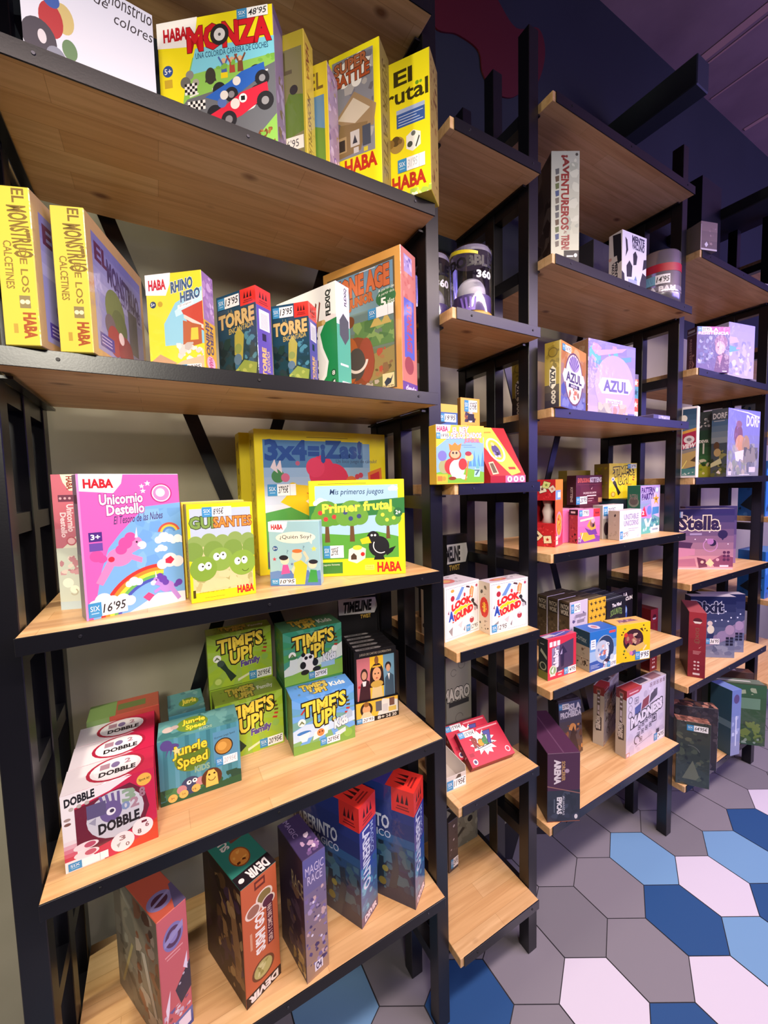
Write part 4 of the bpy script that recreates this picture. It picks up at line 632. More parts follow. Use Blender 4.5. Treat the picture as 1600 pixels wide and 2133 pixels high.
def tray(key, label, wall, low, cols, front, header=None, back_h=None):
    """open counter display: floor, low front, side walls and a back card"""
    x, y, z, th, w, d, h = D[key]; th = math.radians(th); cs, sn = math.cos(th), math.sin(th)
    e = empty('display_tray', (x+w/2*cs-d/2*sn, y+w/2*sn+d/2*cs, z+.0003), th, label, 'display tray')
    mats, midx = slots(PM); bm = bmesh.new(); k = midx(cols)
    T_ = .0015; hb = back_h or wall
    bx(bm, -w/2, w/2, -d/2, d/2, 0, T_, 0, k); bx(bm, -w/2, w/2, -d/2, -d/2+T_, T_, low, 0, k)
    for s in (-1, 1):      # sloping side walls
        xs = sorted((s*w/2, s*(w/2-T_)))
        q = [(-d/2+T_, T_), (d/2-T_, T_), (d/2-T_, hb), (d/2-.03, wall), (-d/2+T_, low)]
        A = [bm.verts.new((xs[0], yy, zz)) for yy, zz in q]; B = [bm.verts.new((xs[1], yy, zz)) for yy, zz in q]
        fs = [bm.faces.new(A[::-1]), bm.faces.new(B)]+[bm.faces.new((A[i-1], A[i], B[i], B[i-1])) for i in range(5)]
        for f in fs: f.material_index = k
    bx(bm, -w/2, w/2, d/2-T_, d/2, T_, hb, 0, k)
    o, U, V, Nn, W, H = face_frame('F', w, d, low); paint(bm, o, U, V, Nn, W, H, front, midx)
    if header: paint(bm, Vector((-w/2, d/2-T_, hb-.075)), U, V, Nn, w, .075, header, midx)
    link('tray', bm, mats, e)
    return e
e = tray('timeline', 'black and yellow counter display tray with a long title card at its back', .09, .062, '#1c1a1e', [r(0, 0, 1, 1, '#1c1a1c'), r(.02, .22, .98, .98, '#e8b93c'), p([(.5, .22), (.98, .22), (.98, .8), (.62, .98)], '#d8dcd8'), c(.25, .62, .14, '#2c1c18', .34), c(.25, .62, .09, '#d8a070', .22), p([(.10, .22), (.40, .22), (.32, .5), (.18, .5)], '#d8c8a0'), c(.25, .86, .06, '#8a5c2c', .12), r(.46, .42, .60, .9, '#5c6068'), r(.62, .34, .74, .7, '#c4c8cc'), r(.78, .56, .90, .94, '#6c4c44'), r(.76, .3, .94, .52, '#d0b85c'), t(.5, .04, .66, .18, '8+', '#e8e4dc', .02), t(.7, .04, .8, .18, '2-8', '#e8e4dc', .02), t(.84, .04, .94, .18, '20', '#e8e4dc', .02)],
         [r(0, 0, 1, 1, '#1a181c'), p([(0, .3), (.92, .22), (1, .5), (.95, .9), (0, .98)], '#e8e6ea'), t(.14, .38, .84, .80, 'TIMELINE', '#1a181c', .05, sh=.2), t(.56, .04, .82, .2, 'TWIST', '#d8b04c', .03)], .32)
sticker(e, D['timeline'][4], D['timeline'][5], .06, 'F', .02, .02, .42, .26, "20'95", 1)
def tlbox(label, dy, front=False, tone=0):
    x, y, z, th, w, d, h = D['timeline']; th = math.radians(th); cs, sn = math.cos(th), math.sin(th); ly = -d/2+.0055+dy
    ww, dd, hh = .127, .0255, .206
    e = empty('game_box', (x+w/2*cs-d/2*sn-(ly+dd/2)*sn, y+w/2*sn+d/2*cs+(ly+dd/2)*cs, z+.0022), th, label, 'board game', 'black card game boxes in the display tray')
    F = [r(0, 0, 1, 1, '#1c1a1e'), r(.05, .3, .36, .9, '#c8747c'), r(.36, .3, .68, .9, '#f0c030'), r(.68, .3, .95, .9, '#6c98b4'), t(.12, .925, .88, .965, 'JUEGO DE CARTAS COOPERATIVO', '#c8bca8', .0),
         c(.22, .66, .085, '#3a2620', .09), c(.22, .65, .06, '#c89478', .06), p([(.08, .3), (.36, .3), (.34, .56), (.24, .6), (.14, .54)], '#3a1c28'), p([(.17, .57), (.27, .57), (.25, .5), (.19, .5)], '#e8e0e0'), c(.10, .5, .03, '#c02c3c'),
         c(.52, .66, .16, '#2a1a18', .14), p([(.36, .66), (.68, .66), (.70, .46), (.34, .46)], '#2a1a18'), c(.52, .64, .105, '#dca478', .10), c(.48, .65, .018, '#2c1c14'), c(.56, .65, .018, '#2c1c14'), c(.52, .585, .025, '#b04c40', .01), p([(.38, .3), (.66, .3), (.62, .5), (.42, .5)], '#d8c490'), c(.52, .50, .15, '#c8a44c', .05), r(.42, .74, .62, .765, '#d8a83c'), c(.52, .84, .05, '#8a5c34', .06),
         c(.80, .73, .075, '#2c2426', .06), c(.80, .70, .05, '#d0a080', .055), p([(.70, .3), (.94, .3), (.93, .58), (.82, .64), (.72, .56)], '#3c5468'), p([(.78, .62), (.84, .62), (.82, .52)], '#e0e4e4')] if front else [r(0, 0, 1, 1, '#1c1a1e'), r(.1, .4, .9, .85, '#4c4a50')]
    carton(e, ww, dd, hh, {'*': '#1a181c', 'T': '#232126'}, {'F': F, 'T': [p([(.06, .25), (.62, .25), (.68, .5), (.62, .75), (.06, .75)], '#b8b4b8'), t(.14, .38, .52, .64, 'TIMELINE', '#232126', .03)]}); return e
nm = ['front one in the display tray, with an Egyptian queen', 'second of the five in the display tray', 'third of the five in the display tray', 'fourth of the five in the display tray', 'rear one of the five in the display tray']
for i in range(5): tlbox('black card game box, '+nm[i], .0285*i, i == 0)

# ================================================================== widest left bay, lowest shelf
game('salmon', 'tall salmon pink box with a violet emblem, leftmost on the lowest shelf', {'*': '#5a4440', 'F': '#c4646c', 'T': '#bc5844', 'L': '#7c7466'}, {
    'F': [c(.5, .80, .34, '#8078b0', .10), c(.5, .80, .27, '#5a3c5c', .075), c(.5, .80, .16, '#8a80b8', .045), p([(.2, .76), (.84, .82), (.84, .87), (.2, .80)], '#9890c0'), r(.2, .68, .8, .69, '#e0a0a4'), r(.25, .655, .7, .663, '#e0a0a4'), p([(.46, .38), (1, .52), (1, .30), (.62, .24)], '#3c3648'), [c(.62+.14*i, .40+.05*i, .04, '#b8b0c0') for i in range(3)], p([(.12, .3), (.3, .42), (.24, .28), (.14, .18)], '#e8dcec'), p([(.76, .50), (.92, .60), (.9, .46)], '#e4d8ec'), n(.05, .12, .95, .26, ['#c8b0c8', '#6a5c94', '#e0d0dc', '#8c4c54'], 18, .1, 3), g(0, 0, 1, .14, '#3c4c90', '#6470a8', 4), r(.5, .03, .92, .12, '#e4dcec')],
    'T': [c(.43, .20, .40, '#8078a8', .11), c(.43, .20, .26, '#4c2c40', .07), p([(.1, .16), (.8, .22), (.8, .25), (.1, .19)], '#9088b4'), p([(.6, 0), (1, 0), (1, .3), (.9, .3)], '#5c5478')],
    'L': [n(.02, .02, .6, .98, ['#6c675c', '#7f7a6c', '#575248', '#8c877a'], 30, .12, 5), n(.5, .02, .98, .98, ['#7a4a34', '#8c5c44', '#4c3a34', '#5a3a2c', '#a89a8c'], 40, .08, 6), p([(.62, .60), (.70, .62), (.90, .2), (.84, .18)], '#b4aca0'), p([(.1, .1), (.14, .1), (.44, .55), (.40, .56)], '#a89a6a')]})
game('sushi', 'orange brown sushi card game box with teal lid picture on the lowest shelf', {'*': '#3c2420', 'F': '#c4623c', 'T': '#2f7c6c', 'L': '#2c1c1c', 'R': '#4a2c20'}, {
    'F': [r(0, 0, 1, .09, '#2c1a1a'), t(.1, .015, .9, .07, 'DEVIR', '#ece8e4', .06, rot=2), r(.36, .90, .66, .97, '#6c2c20'), r(.4, .92, .62, .95, '#c4623c'), c(.62, .80, .24, '#ecd8c8', .06), c(.62, .80, .19, '#8a7440', .048), c(.30, .745, .22, '#ecd8c8', .055), c(.30, .745, .17, '#a06c58', .044), c(.72, .73, .2, '#ecd8c8', .05), c(.72, .73, .16, '#5c2c3c', .04), t(.34, .36, .58, .70, 'SUSHI GO!', '#f4ece4', .05, rot=1), r(.66, .36, .84, .70, '#5c1c2c'), t(.69, .37, .81, .69, 'GIRA Y COME SIN FIN', '#e8c8b8', .01, rot=1), r(.18, .44, .24, .58, '#d89a78'), c(.5, .21, .32, '#6c3c24', .085), c(.5, .21, .26, '#b8b06c', .07), n(.34, .17, .66, .26, ['#d0c88c', '#98904c'], 8, .08, 3)],
    'T': [r(0, 0, 1, .2, '#231c22'), t(.32, .03, .86, .16, 'DEVIR', '#f0ece8', .05, rot=2), c(.14, .10, .07, '#f0ece8'), c(.46, .42, .25, '#8a4a24', .16), c(.46, .42, .22, '#d88c3c', .14), n(.3, .32, .62, .52, ['#5c2c14', '#e8a850'], 10, .05, 4), t(.22, .64, .42, .95, 'SUSHI', '#d8d0c8', .04, rot=1), r(.5, .68, .9, .96, '#6c3c34')],
    'L': [n(.35, .05, .98, .95, ['#7a5a38', '#5c4028', '#8c6a44', '#3c2840', '#a08458'], 44, .10, 5), n(.02, .02, .5, .98, ['#281824', '#3c2430', '#1c1218'], 20, .14, 6), p([(.7, .9), (.82, .8), (.94, .4), (.9, .18), (.8, .2), (.74, .5)], '#8a6844'), c(.78, .72, .07, '#a8885c'), c(.86, .32, .08, '#7c5a34')]})
game('magic', 'violet fantasy game box with pale lettering on the lowest shelf', {'*': '#3a2c4c', 'F': '#6f6296', 'T': '#433760', 'L': '#2c2238'}, {
    'F': [g(0, 0, 1, 1, '#b08c70', '#5c5a94', 7), n(.04, .1, .96, .72, ['#8c7cae', '#a894b8', '#5c4c7c', '#c8a8a8', '#7a6a9c', '#4c3c64'], 60, .10, 3), t(.1, .86, .92, .93, 'MAGIC', '#c8bcd8', .0), t(.18, .78, .84, .85, 'RACE', '#c8bcd8', .0), [c(u, v, .05, '#e4dcf0') for u, v in ((.4, .62), (.6, .48), (.3, .36), (.7, .3))], r(.36, .045, .72, .12, '#ece4f0'), t(.42, .055, .66, .11, 'O4', '#4a3a5c', .04)],
    'T': [t(.22, .52, .44, .98, 'MAGIC', '#a090b8', .0, rot=-1), n(.3, .04, .96, .5, ['#8a6aa0', '#6c5484', '#b89ab8', '#d8c8d8'], 18, .12, 4)],
    'L': [n(.3, .05, .98, .7, ['#4c3c50', '#3c2c40', '#5c4a54', '#6c5444'], 36, .12, 5), t(.55, .68, .98, .80, 'RACE', '#988c6c', .01), n(.5, .02, .96, .18, ['#a8905c', '#8c7444', '#c4ac78'], 14, .09, 6)]})
def lab():
    return {'F': [g(0, 0, 1, 1, '#5a4c74', '#2c3a9c', 8), g(0, .08, 1, .5, '#3c6c94', '#2c50a0', 5), n(.05, .1, .95, .48, ['#4a94b8', '#3c7ca8', '#5cb0c8', '#2c5c8c'], 30, .14, 3), DRAGON(0, .80, 1, 1), t(.18, .28, .58, .78, 'LABERINTO', '#dce4f4', .03, rot=-1), t(.64, .52, .82, .78, 'MAGICO', '#a8bce4', .01, rot=-1), t(.2, .02, .9, .065, 'DEVIR', '#f0e8f4', .05)],
            'T': [r(0, 0, 1, 1, '#3a3a90'), DRAGON(0, 0, 1, .36), n(.1, .45, .9, .95, ['#8c94cc', '#5c64b0'], 8, .1, 4)],
            'L': [g(0, 0, 1, 1, '#1c2c4c', '#283c8c', 7), g(0, .3, 1, .58, '#1c3a5c', '#2c5c94', 4), n(.1, .08, .98, .50, ['#1f3c5c', '#2c5474', '#16283c', '#3c6478', '#44708c'], 60, .07, 5), p([(.66, .1), (.72, .3), (.70, .42), (.78, .44), (.8, .28), (.76, .12)], '#24384c'), p([(.5, .12), (.54, .36), (.60, .36), (.60, .14)], '#1c3044'), c(.62, .26, .04, '#8c8a44'), c(.58, .14, .05, '#7c7438'), DRAGON(.72, .80, 1, 1), t(.02, .62, .68, .73, 'LABERINTO', '#d0d8ec', .03), t(.28, .54, .70, .60, 'MAGICO', '#c4cee8', .01)]}
LC = {'*': '#2c3a80', 'L': '#24346c', 'R': '#20305c', 'T': '#34388c'}
game('lab1', 'tall dark blue labyrinth box with red corner, left one, beside the violet fantasy box', LC, lab(), wrap=True, group='tall dark blue labyrinth boxes')
game('lab2', 'tall dark blue labyrinth box with red corner, right of the pair, next to the post', LC, lab(), wrap=True, group='tall dark blue labyrinth boxes')

# ================================================================== narrow bay
def canister(x, y, z, rad, h, label, tw):
    e = empty('clear_canister', (x, y, z+.0003), math.radians(tw), label, 'toy canister', 'clear canisters')
    link('tube', lathe([(rad, .008), (rad, h-.004), (rad-.004, h)], 40), CLEAR, e, True)
    link('base', lathe([(0, 0), (rad*1.0, 0), (rad, .008), (rad*.96, .012), (0, .012)], 36), PM('#c9a24c'), e)
    link('lid', lathe([(0, h-.002), (rad*.9, h-.002), (rad*.98, h-.012), (rad*.97, h-.018), (0, h-.018)], 36), PM('#8c88a0'), e)
    link('inner_card', lathe([(rad*.90, .014), (rad*.93, h*.16), (rad*.93, h*.3)], 36), PM('#6a5a9c'), e, True)
    bm = bmesh.new(); bmesh.ops.create_uvsphere(bm, u_segments=28, v_segments=16, radius=rad*.70)
    for v in bm.verts: v.co = Vector((v.co.x*.98, v.co.y*.9, v.co.z*1.04+h*.40))
    link('white_ball', bm, PM('#dcdae6'), e, True)
    def wrapped(name, parts):
        mats, midx = slots(PM); bm = bmesh.new(); li = 0
        for cmds, z0, z1, a0, a1 in parts:
            for polys, col in expand(cmds, (a1-a0)*rad, z1-z0):
                for q in polys:
                    pts = []
                    for i in range(len(q)):      # subdivide long edges so that they follow the tube
                        A, B = q[i-1], q[i]; k = max(1, int(abs(B[0]-A[0])/.08))
                        pts += [(A[0]+(B[0]-A[0])*s/k, A[1]+(B[1]-A[1])*s/k) for s in range(1, k+1)]
                    R_ = rad+.0006+(.0002 if name == 'yellow_stripe' else .0006)
                    vs = [bm.verts.new((R_*math.sin(a0+(a1-a0)*u), -R_*math.cos(a0+(a1-a0)*u), z0+(z1-z0)*v)) for u, v in pts]
                    try: bm.faces.new(vs).material_index = midx(col)
                    except ValueError: pass
        link(name, bm, mats, e)
    wrapped('yellow_stripe', [([p([(0, .82-.3*abs(i/9-.3)), (1, .82-.3*abs((i+1)/9-.3)), (1, .98-.36*abs((i+1)/9-.3)), (0, .98-.36*abs(i/9-.3))], '#d8c62c')], h*.62, h*.98, -1.7+.2*i, -1.5+.2*i) for i in range(10)])
    wrapped('lettering', [([t(.02, .1, .98, .9, 'DOBBLE', '#17141c', .05)], h*.66, h*.83, -1.2, 1.1)])
    wrapped('number_lettering', [([t(.05, .1, .95, .9, '360', '#e8e6f2', .04)], h*.50, h*.62, .2, 1.05)])
    wrapped('hand_print', [([[p([(.30+.1*i, .1), (.36+.1*i, .1), (.28+.14*i, .95), (.22+.14*i, .95)], '#7a62c0') for i in range(4)], r(.3, 0, .66, .2, '#7a62c0')], h*.06, h*.26, -.9, .7)])
canister(.79, .062, Z(.541), .0575, .185, 'clear plastic canister with black lettering and a yellow stripe, right one of the two', -40)
canister(.728, .165, Z(.541), .0575, .2, 'clear plastic canister half hidden behind the left post, left one of the two', -38)

game('tesoros', 'small blue and yellow treasure card box behind the king box', {'*': '#d8b84c'}, {'F': [r(0, 0, 1, 1, '#d8b84c'), r(0, .70, 1, .90, '#3a64a8'), p([(0, .72), (.5, .78), (0, .84)], '#1c2444'), r(0, .5, 1, .70, '#2a2c58'), t(.06, .635, .84, .69, 'TESOROS', '#f0ecf4', .05), r(.1, .61, .8, .615, '#c8c8dc'), r(.3, .585, .86, .59, '#c8c8dc'), c(.92, .6, .04, '#f0ecf4'), p([(.1, .5), (.16, .6), (.2, .5)], '#8c8ca8')]}, [('F', .1, .78, .92, .88, "19'95", 1)])
game('orange', 'small orange yellow card box with dark figures behind the king box', {'*': '#e8a848', 'L': '#8c6434'}, {'F': [r(0, 0, 1, 1, '#eeb050'), n(.2, .72, .8, .84, ['#2c2438', '#3c3450', '#8c4c2c', '#c88a5c', '#d8d0dc'], 16, .10, 4), r(.36, .74, .7, .82, '#2a2438'), t(.3, .665, .84, .70, 'junior', '#a8702c', 0, sh=.3)]}, [('F', .18, .84, .86, .975, "15'95€", 1)])
game('rey', 'yellow and blue game box with a small bearded king and a horse staff', {'*': '#f0c83c', 'T': '#e8d068'}, {
    'F': [r(0, .02, 1, .94, '#88b4e8'), g(.2, .3, 1, .7, '#7cc0dc', '#8cb4ec', 5), p([(0, .62), (.5, .96), (1, .80), (1, 1), (0, 1)], '#f0cc48'), p([(.3, .80), (.72, .76), (.98, .70), (.98, .86), (.5, .99), (.3, .99)], '#f0cc48'), p([(0, .02), (1, .02), (1, .2), (.5, .3), (0, .2)], '#7cb83c'), c(.16, .3, .12, '#a4a878'), c(.12, .48, .09, '#7a78c4'), [p([(.66+.09*i, .30), (.74+.09*i, .30), (.70+.09*i, .52+.06*(i % 2))], '#5c94c8') for i in range(4)],
          c(.30, .30, .14, '#cc3c3c', .14), c(.42, .26, .16, '#ecdcec', .16), p([(.30, .10), (.56, .10), (.52, .40), (.36, .40)], '#ecdcec'), c(.54, .34, .09, '#cc3c3c', .1), c(.38, .50, .13, '#a84c2c', .09), c(.38, .51, .10, '#f0b088', .07), c(.34, .53, .02, '#2c2c34'), c(.41, .53, .02, '#2c2c34'), p([(.27, .57), (.49, .57), (.52, .70), (.44, .66), (.38, .71), (.32, .66), (.25, .69)], '#e08c3c'), c(.32, .1, .08, '#8c3c24', .03), c(.56, .12, .07, '#f0ecf0', .04),
          p([(.58, .06), (.61, .06), (.68, .42), (.65, .42)], '#c88c34'), c(.68, .46, .09, '#e8c888', .07), c(.66, .52, .07, '#a83c4c', .04), p([(.78, .12), (.90, .12), (.92, .26), (.80, .28)], '#a8d0d8'), p([(.82, .26), (.86, .40), (.9, .26)], '#6cb0b8'), t(.80, .15, .9, .24, '7', '#4c6c7c', .03),
          p([(0, 1), (.3, 1), (.28, .9), (.2, .87), (0, .87)], '#f0dcf0'), t(.02, .89, .24, .97, 'HABA', '#c03c6c', .04), t(.34, .865, .66, .955, 'EL REY', '#f4ecf0', .05, rise=.02, ol='#8c4c8c', ow=.10), t(.30, .775, .94, .86, 'DE LOS DADOS', '#f4ecf0', .05, rise=.02, ol='#8c4c8c', ow=.10), t(.58, .70, .90, .77, 'JUNIOR', '#f08c9c', .05, ol='#8c4c8c', ow=.09), r(.5, .66, .74, .668, '#5c84b0'), r(.56, .625, .82, .633, '#5c84b0'), r(0, .03, .22, .17, '#f0b83c'), t(.03, .06, .1, .14, '1', '#e87c3c', .02), c(.15, .10, .04, '#e8943c')]},
    [('F', .0, .765, .26, .865, "19'95", 1)])
def wedge():
    e = empty('game_box', (.868, .052, Z(-.007)+.0003), math.radians(-4), 'red wedge shaped game package with slanted yellow front and an oval picture', 'board game')
    w_, d_, h_, lip = .128, .11, .166, .02; mats, midx = slots(PM); bm = bmesh.new()
    q = [(-d_/2, 0), (d_/2, 0), (d_/2, h_), (d_/2-.02, h_), (-d_/2, lip)]
    A = [bm.verts.new((-w_/2, y, z)) for y, z in q]; B = [bm.verts.new((w_/2, y, z)) for y, z in q]
    fs = [bm.faces.new(A[::-1]), bm.faces.new(B)]+[bm.faces.new((A[i-1], A[i], B[i], B[i-1])) for i in range(5)]
    for f in fs: f.material_index = midx('#a8202c')
    bmesh.ops.recalc_face_normals(bm, faces=bm.faces[:])
    o = Vector((-w_/2, -d_/2, lip)); V = Vector((0, d_-.02, h_-lip)); H = V.length; V.normalize(); U = Vector((1, 0, 0)); Nn = U.cross(V)
    paint(bm, o, U, V, Nn, w_, H, [p([(.06, 1), (.62, 1), (.90, .06), (.60, 0), (.34, .3), (.10, .66)], '#f0bc4c'), p([(.14, .86), (.54, .88), (.54, .91), (.14, .89)], '#a8903c'), c(.46, .52, .24, '#f0e8dc', .25), c(.46, .52, .19, '#d8b43c', .21), c(.46, .50, .11, '#4c4480', .13), c(.44, .64, .05, '#e0b48c', .04), n(.36, .36, .56, .5, ['#c8c4e0', '#8078b0', '#2c2440'], 10, .05, 4), r(.60, .12, .80, .17, '#b02c2c'), p([(.08, .02), (.26, .04), (.24, .28), (.10, .26)], '#d8c0a0'), p([(.11, .05), (.23, .06), (.22, .25), (.12, .24)], '#5c4c3c')], midx)
    paint(bm, Vector((-w_/2, -d_/2, 0)), U, Vector((0, 0, 1)), Vector((0, -1, 0)), w_, lip, [r(.42, 0, 1, 1, '#e06c9c'), [[c(.54+.18*i, .5, .07, '#f4e4ee', .42), r(.52+.18*i, .3, .56+.18*i, .7, '#9c5c8c')] for i in range(3)]], midx)
    link('carton', bm, mats, e)
wedge()
def look():
    return {'F': [r(0, 0, 1, 1, '#f0edf2'), r(.04, .04, .96, .045, '#4c4a58'), r(.04, .955, .96, .96, '#4c4a58'), r(.04, .04, .045, .96, '#4c4a58'), r(.955, .04, .96, .96, '#4c4a58'), [p([(.5+.12*math.cos(i), .48+.12*math.sin(i)), (.5+.46*math.cos(i+.1), .48+.44*math.sin(i+.1)), (.5+.46*math.cos(i+.28), .48+.44*math.sin(i+.28))], '#e0dce4') for i in range(0, 6)],
                  p([(.30, .72), (.40, .70), (.56, .92), (.48, .94)], '#6c94d0'), c(.22, .76, .055, '#b02c3c'), c(.56, .78, .03, '#c03c44', .04), p([(.70, .70), (.80, .68), (.84, .88), (.76, .92), (.71, .84)], '#d88c54'), p([(.74, .73), (.78, .72), (.81, .86), (.77, .88)], '#f0b88c'), c(.22, .9, .05, '#dca044', .03), p([(.60, .91), (.72, .88), (.71, .92), (.62, .94)], '#4c2c34'), c(.92, .90, .03, '#b03c5c'), p([(.10, .18), (.22, .24), (.20, .06)], '#8c8a8c'), p([(.80, .62), (.95, .50), (.95, .42), (.82, .54)], '#3c3a3c'), c(.80, .62, .05, '#2c2a2c'), p([(.08, .5), (.12, .56), (.12, .48)], '#8c4c6c'), c(.88, .46, .045, '#b8b4bc'), c(.77, .26, .065, '#b0404c', .06), c(.77, .30, .04, '#f0dce0', .012), p([(.36, .24), (.5, .30), (.46, .16)], '#c8c4c8'), p([(.52, .12), (.58, .2), (.56, .08)], '#7c7a84'),
                  c(.46, .48, .21, '#f4d424', .13), c(.60, .52, .15, '#f4d424', .12), t(.20, .52, .74, .64, 'LOOK', '#dc2c2c', .08, rise=.08, arc=.25, ol='#f4e8e0', ow=.14), t(.22, .32, .80, .44, 'ROUND', '#dc2c2c', .08, rise=.12, ol='#f4e8e0', ow=.14), t(.12, .36, .24, .52, 'A', '#2c4cac', .07, ol='#f0eef2', ow=.12), p([(.44, .50), (.47, .54), (.46, .49)], '#2c2a2c')],
            'L': [r(0, 0, 1, 1, '#d8d0b8'), c(.5, .5, .38, '#d83c2c', .20), c(.5, .5, .22, '#f0c83c', .10), t(.58, .36, .74, .66, 'LOOK', '#c8281c', .05, rot=-1), t(.26, .32, .42, .66, 'ROUND', '#c8281c', .05, rot=-1), n(.05, .05, .95, .25, ['#7c7868', '#4c4a40', '#a89c84'], 8, .08, 4), n(.1, .75, .9, .95, ['#6c684c', '#4c4a40'], 4, .1, 5)],
            'T': [r(0, 0, 1, 1, '#c8c2cc'), c(.36, .5, .22, '#c06c6c', .26), c(.36, .5, .12, '#c8a06c', .14), n(.5, .2, .95, .9, ['#9c96a0', '#b0aab4'], 8, .06, 3)]}
game('look2', 'white square game box with many scattered pictures and red title, left of the two', {'*': '#ece8ee', 'L': '#d4ccb4', 'T': '#c4bec8'}, look(), [('F', .60, .06, .96, .19, "12'95", 1)], group='white square game boxes')
game('look1', 'white square game box with scattered pictures and red title, right of the two', {'*': '#ece8ee', 'L': '#d4ccb4', 'T': '#c4bec8'}, look(), [('F', .04, .03, .44, .18, "12'95", 1)], group='white square game boxes')
D['star'] = (.765, .205, Z(-.561), 4, .13, .10, .135); D['starhead'] = (.88, .30, Z(-.561), 3, .10, .03, .27)
game('star', 'black card game box showing two portrait cards behind the left white square box', {'*': '#1a181e'}, {'F': [r(0, 0, 1, 1, '#17151b'), t(.06, .86, .42, .97, 'STAR', '#c8b0d0', .03), r(.04, .78, .4, .85, '#c84c94'), r(.38, .3, .70, .82, '#6c98c8'), r(.71, .3, .97, .82, '#d8b88c'), c(.54, .62, .1, '#2c2430', .16), c(.54, .60, .06, '#dca88c', .10), p([(.42, .3), (.66, .3), (.6, .46), (.48, .46)], '#2c2c40'), c(.84, .64, .07, '#e0b494', .11), c(.85, .75, .08, '#4c2c24', .06), p([(.74, .3), (.95, .3), (.9, .5), (.78, .5)], '#8c6c54'), r(.04, .3, .36, .7, '#4c7a9c'), p([(.1, .3), (.3, .3), (.2, .6)], '#dfe4ec')]})
game('starhead', 'black box with a white title band at the back wall behind the white square boxes', {'*': '#1c1a1e'}, {'F': [r(0, 0, 1, 1, '#1c1a1e'), p([(0, .62), (.9, .62), (1, .75), (.94, .88), (0, .88)], '#d8d4d4'), t(-.2, .66, .62, .84, 'TIMELINE', '#1c1a1e', .05), t(.1, .53, .6, .60, 'TWIST', '#c8a44c', .02)]})
game('macro', 'tall grey box with outlined black letters at the back of the narrow bay', {'*': '#8f8d88'}, {'F': [r(0, 0, 1, 1, '#98968f'), t(-.1, .42, .92, .56, 'MACRO', '#d8d4cc', .05, ol='#26262a', ow=.10), r(.1, .34, .9, .40, '#3c3c40'), ('a', .3, .76, .10, .115, 20, 330, '#5c5a58'), ('a', .62, .84, .12, .135, 120, 400, '#5c5a58'), ('a', .5, .18, .14, .155, 0, 250, '#5c5a58'), c(.68, .08, .05, '#4c4a48')]})
# two red boxes lying against each other, an open white tray in front
def red7(key, x, y, z, th, w_, d_, h_, tilt, label):
    e = empty('game_box', (x, y, z+.0004+d_*math.sin(math.radians(tilt))), math.radians(th), label, 'board game', 'red card game boxes', rx=-math.radians(tilt))
    spl = [p([(.47+(.30 if i % 2 else .17+.03*(i % 3))*math.cos(i*PI/13), .55+(.36 if i % 2 else .22+.03*(i % 3))*math.sin(i*PI/13)) for i in range(26)], '#f2eef0')]
    o = carton(e, w_, d_, h_, {'*': '#9c1c34', 'F': '#b82440', 'L': '#6c1828'}, {'F': [r(0, 0, 1, 1, '#c02644'), spl, t(.26, .46, .56, .70, 'Red', '#8c3a34', .07, rise=.03, ol='#2c2a2c', ow=.10), t(.37, .47, .46, .62, 'e', '#c89c2c', .06, rise=.01), t(.47, .49, .56, .72, 'd', '#3c8a54', .06), t(.58, .50, .70, .80, '7', '#4c4c9c', .07, ol='#2c2a2c', ow=.10), p([(.28, .42), (.70, .48), (.70, .46), (.28, .40)], '#2c2a30'), p([(.36, .36), (.6, .40), (.6, .385), (.36, .345)], '#8c8a90'), r(.46, .905, .96, .945, '#e8a0ac'), c(.90, .18, .055, '#ecc8d0'), c(.90, .18, .038, '#c02644'), c(.12, .12, .05, '#ecdce0'), c(.12, .12, .03, '#4c3c6c'), r(.06, .26, .16, .36, '#a01c38')], 'L': [c(.5, .6, .2, '#8c7c7c'), r(.2, .3, .8, .34, '#a88c8c')]})
    o.location = (0, d_/2, 0)
    s = sticker(e, w_, d_, h_, 'F', .02, .80, .40, .97, "15'95€"); s.location = (0, d_/2, 0)
    return e
red7('red7', .878, .072, Z(-1.101), -5.7, .167, .025, .109, 57, 'red card game box with a white splash, lying tilted on top of its twin')
red7('red7b', .862, .121, Z(-1.101), -5.7, .167, .025, .109, 57, 'red card game box leaning behind the one with the white splash, mostly hidden')
x, y, z, th, w_, d_, h_ = D['tray']
e = empty('open_tray', (x+w_/2, y+d_/2, z+.0003), math.radians(th), 'small open white card tray with a price label beside the left post', 'tray')
mats, midx = slots(PM); bm = bmesh.new(); k = midx('#d8d0c8')
bx(bm, -w_/2, w_/2, -d_/2, d_/2, 0, .0015, 0, k); bx(bm, -w_/2, w_/2, -d_/2, -d_/2+.0015, .0015, h_*.8, 0, k); bx(bm, -w_/2, w_/2, d_/2-.0015, d_/2, .0015, h_*1.5, 0, k)
for s in (-1, 1): bx(bm, min(s*w_/2, s*(w_/2-.0015)), max(s*w_/2, s*(w_/2-.0015)), -d_/2+.0015, d_/2-.0015, .0015, h_*1.1, 0, k)
o, U, V, Nn, W, H = face_frame('F', w_, d_, h_*.8); paint(bm, o, U, V, Nn, W, H, [p([(.4, .6), (.76, .6), (.74, .95), (.6, .98)], '#5c5048')], midx)
link('tray', bm, mats, e); sticker(e, w_, d_, h_*.8, 'F', .04, .08, .98, .74, "11'95€")
game('dark26', 'dark brown game box with a price label on the lowest board of the narrow bay', {'*': '#4c4244', 'T': '#332e30'}, {'F': [n(.05, .3, .95, .95, ['#5c5050', '#403838', '#c8bcc0'], 14, .10, 4)], 'T': [p([(.2, .2), (.8, .3), (.7, .6)], '#a8a4a0')]}, [('F', .2, .06, .98, .24, "24'95", 1)])
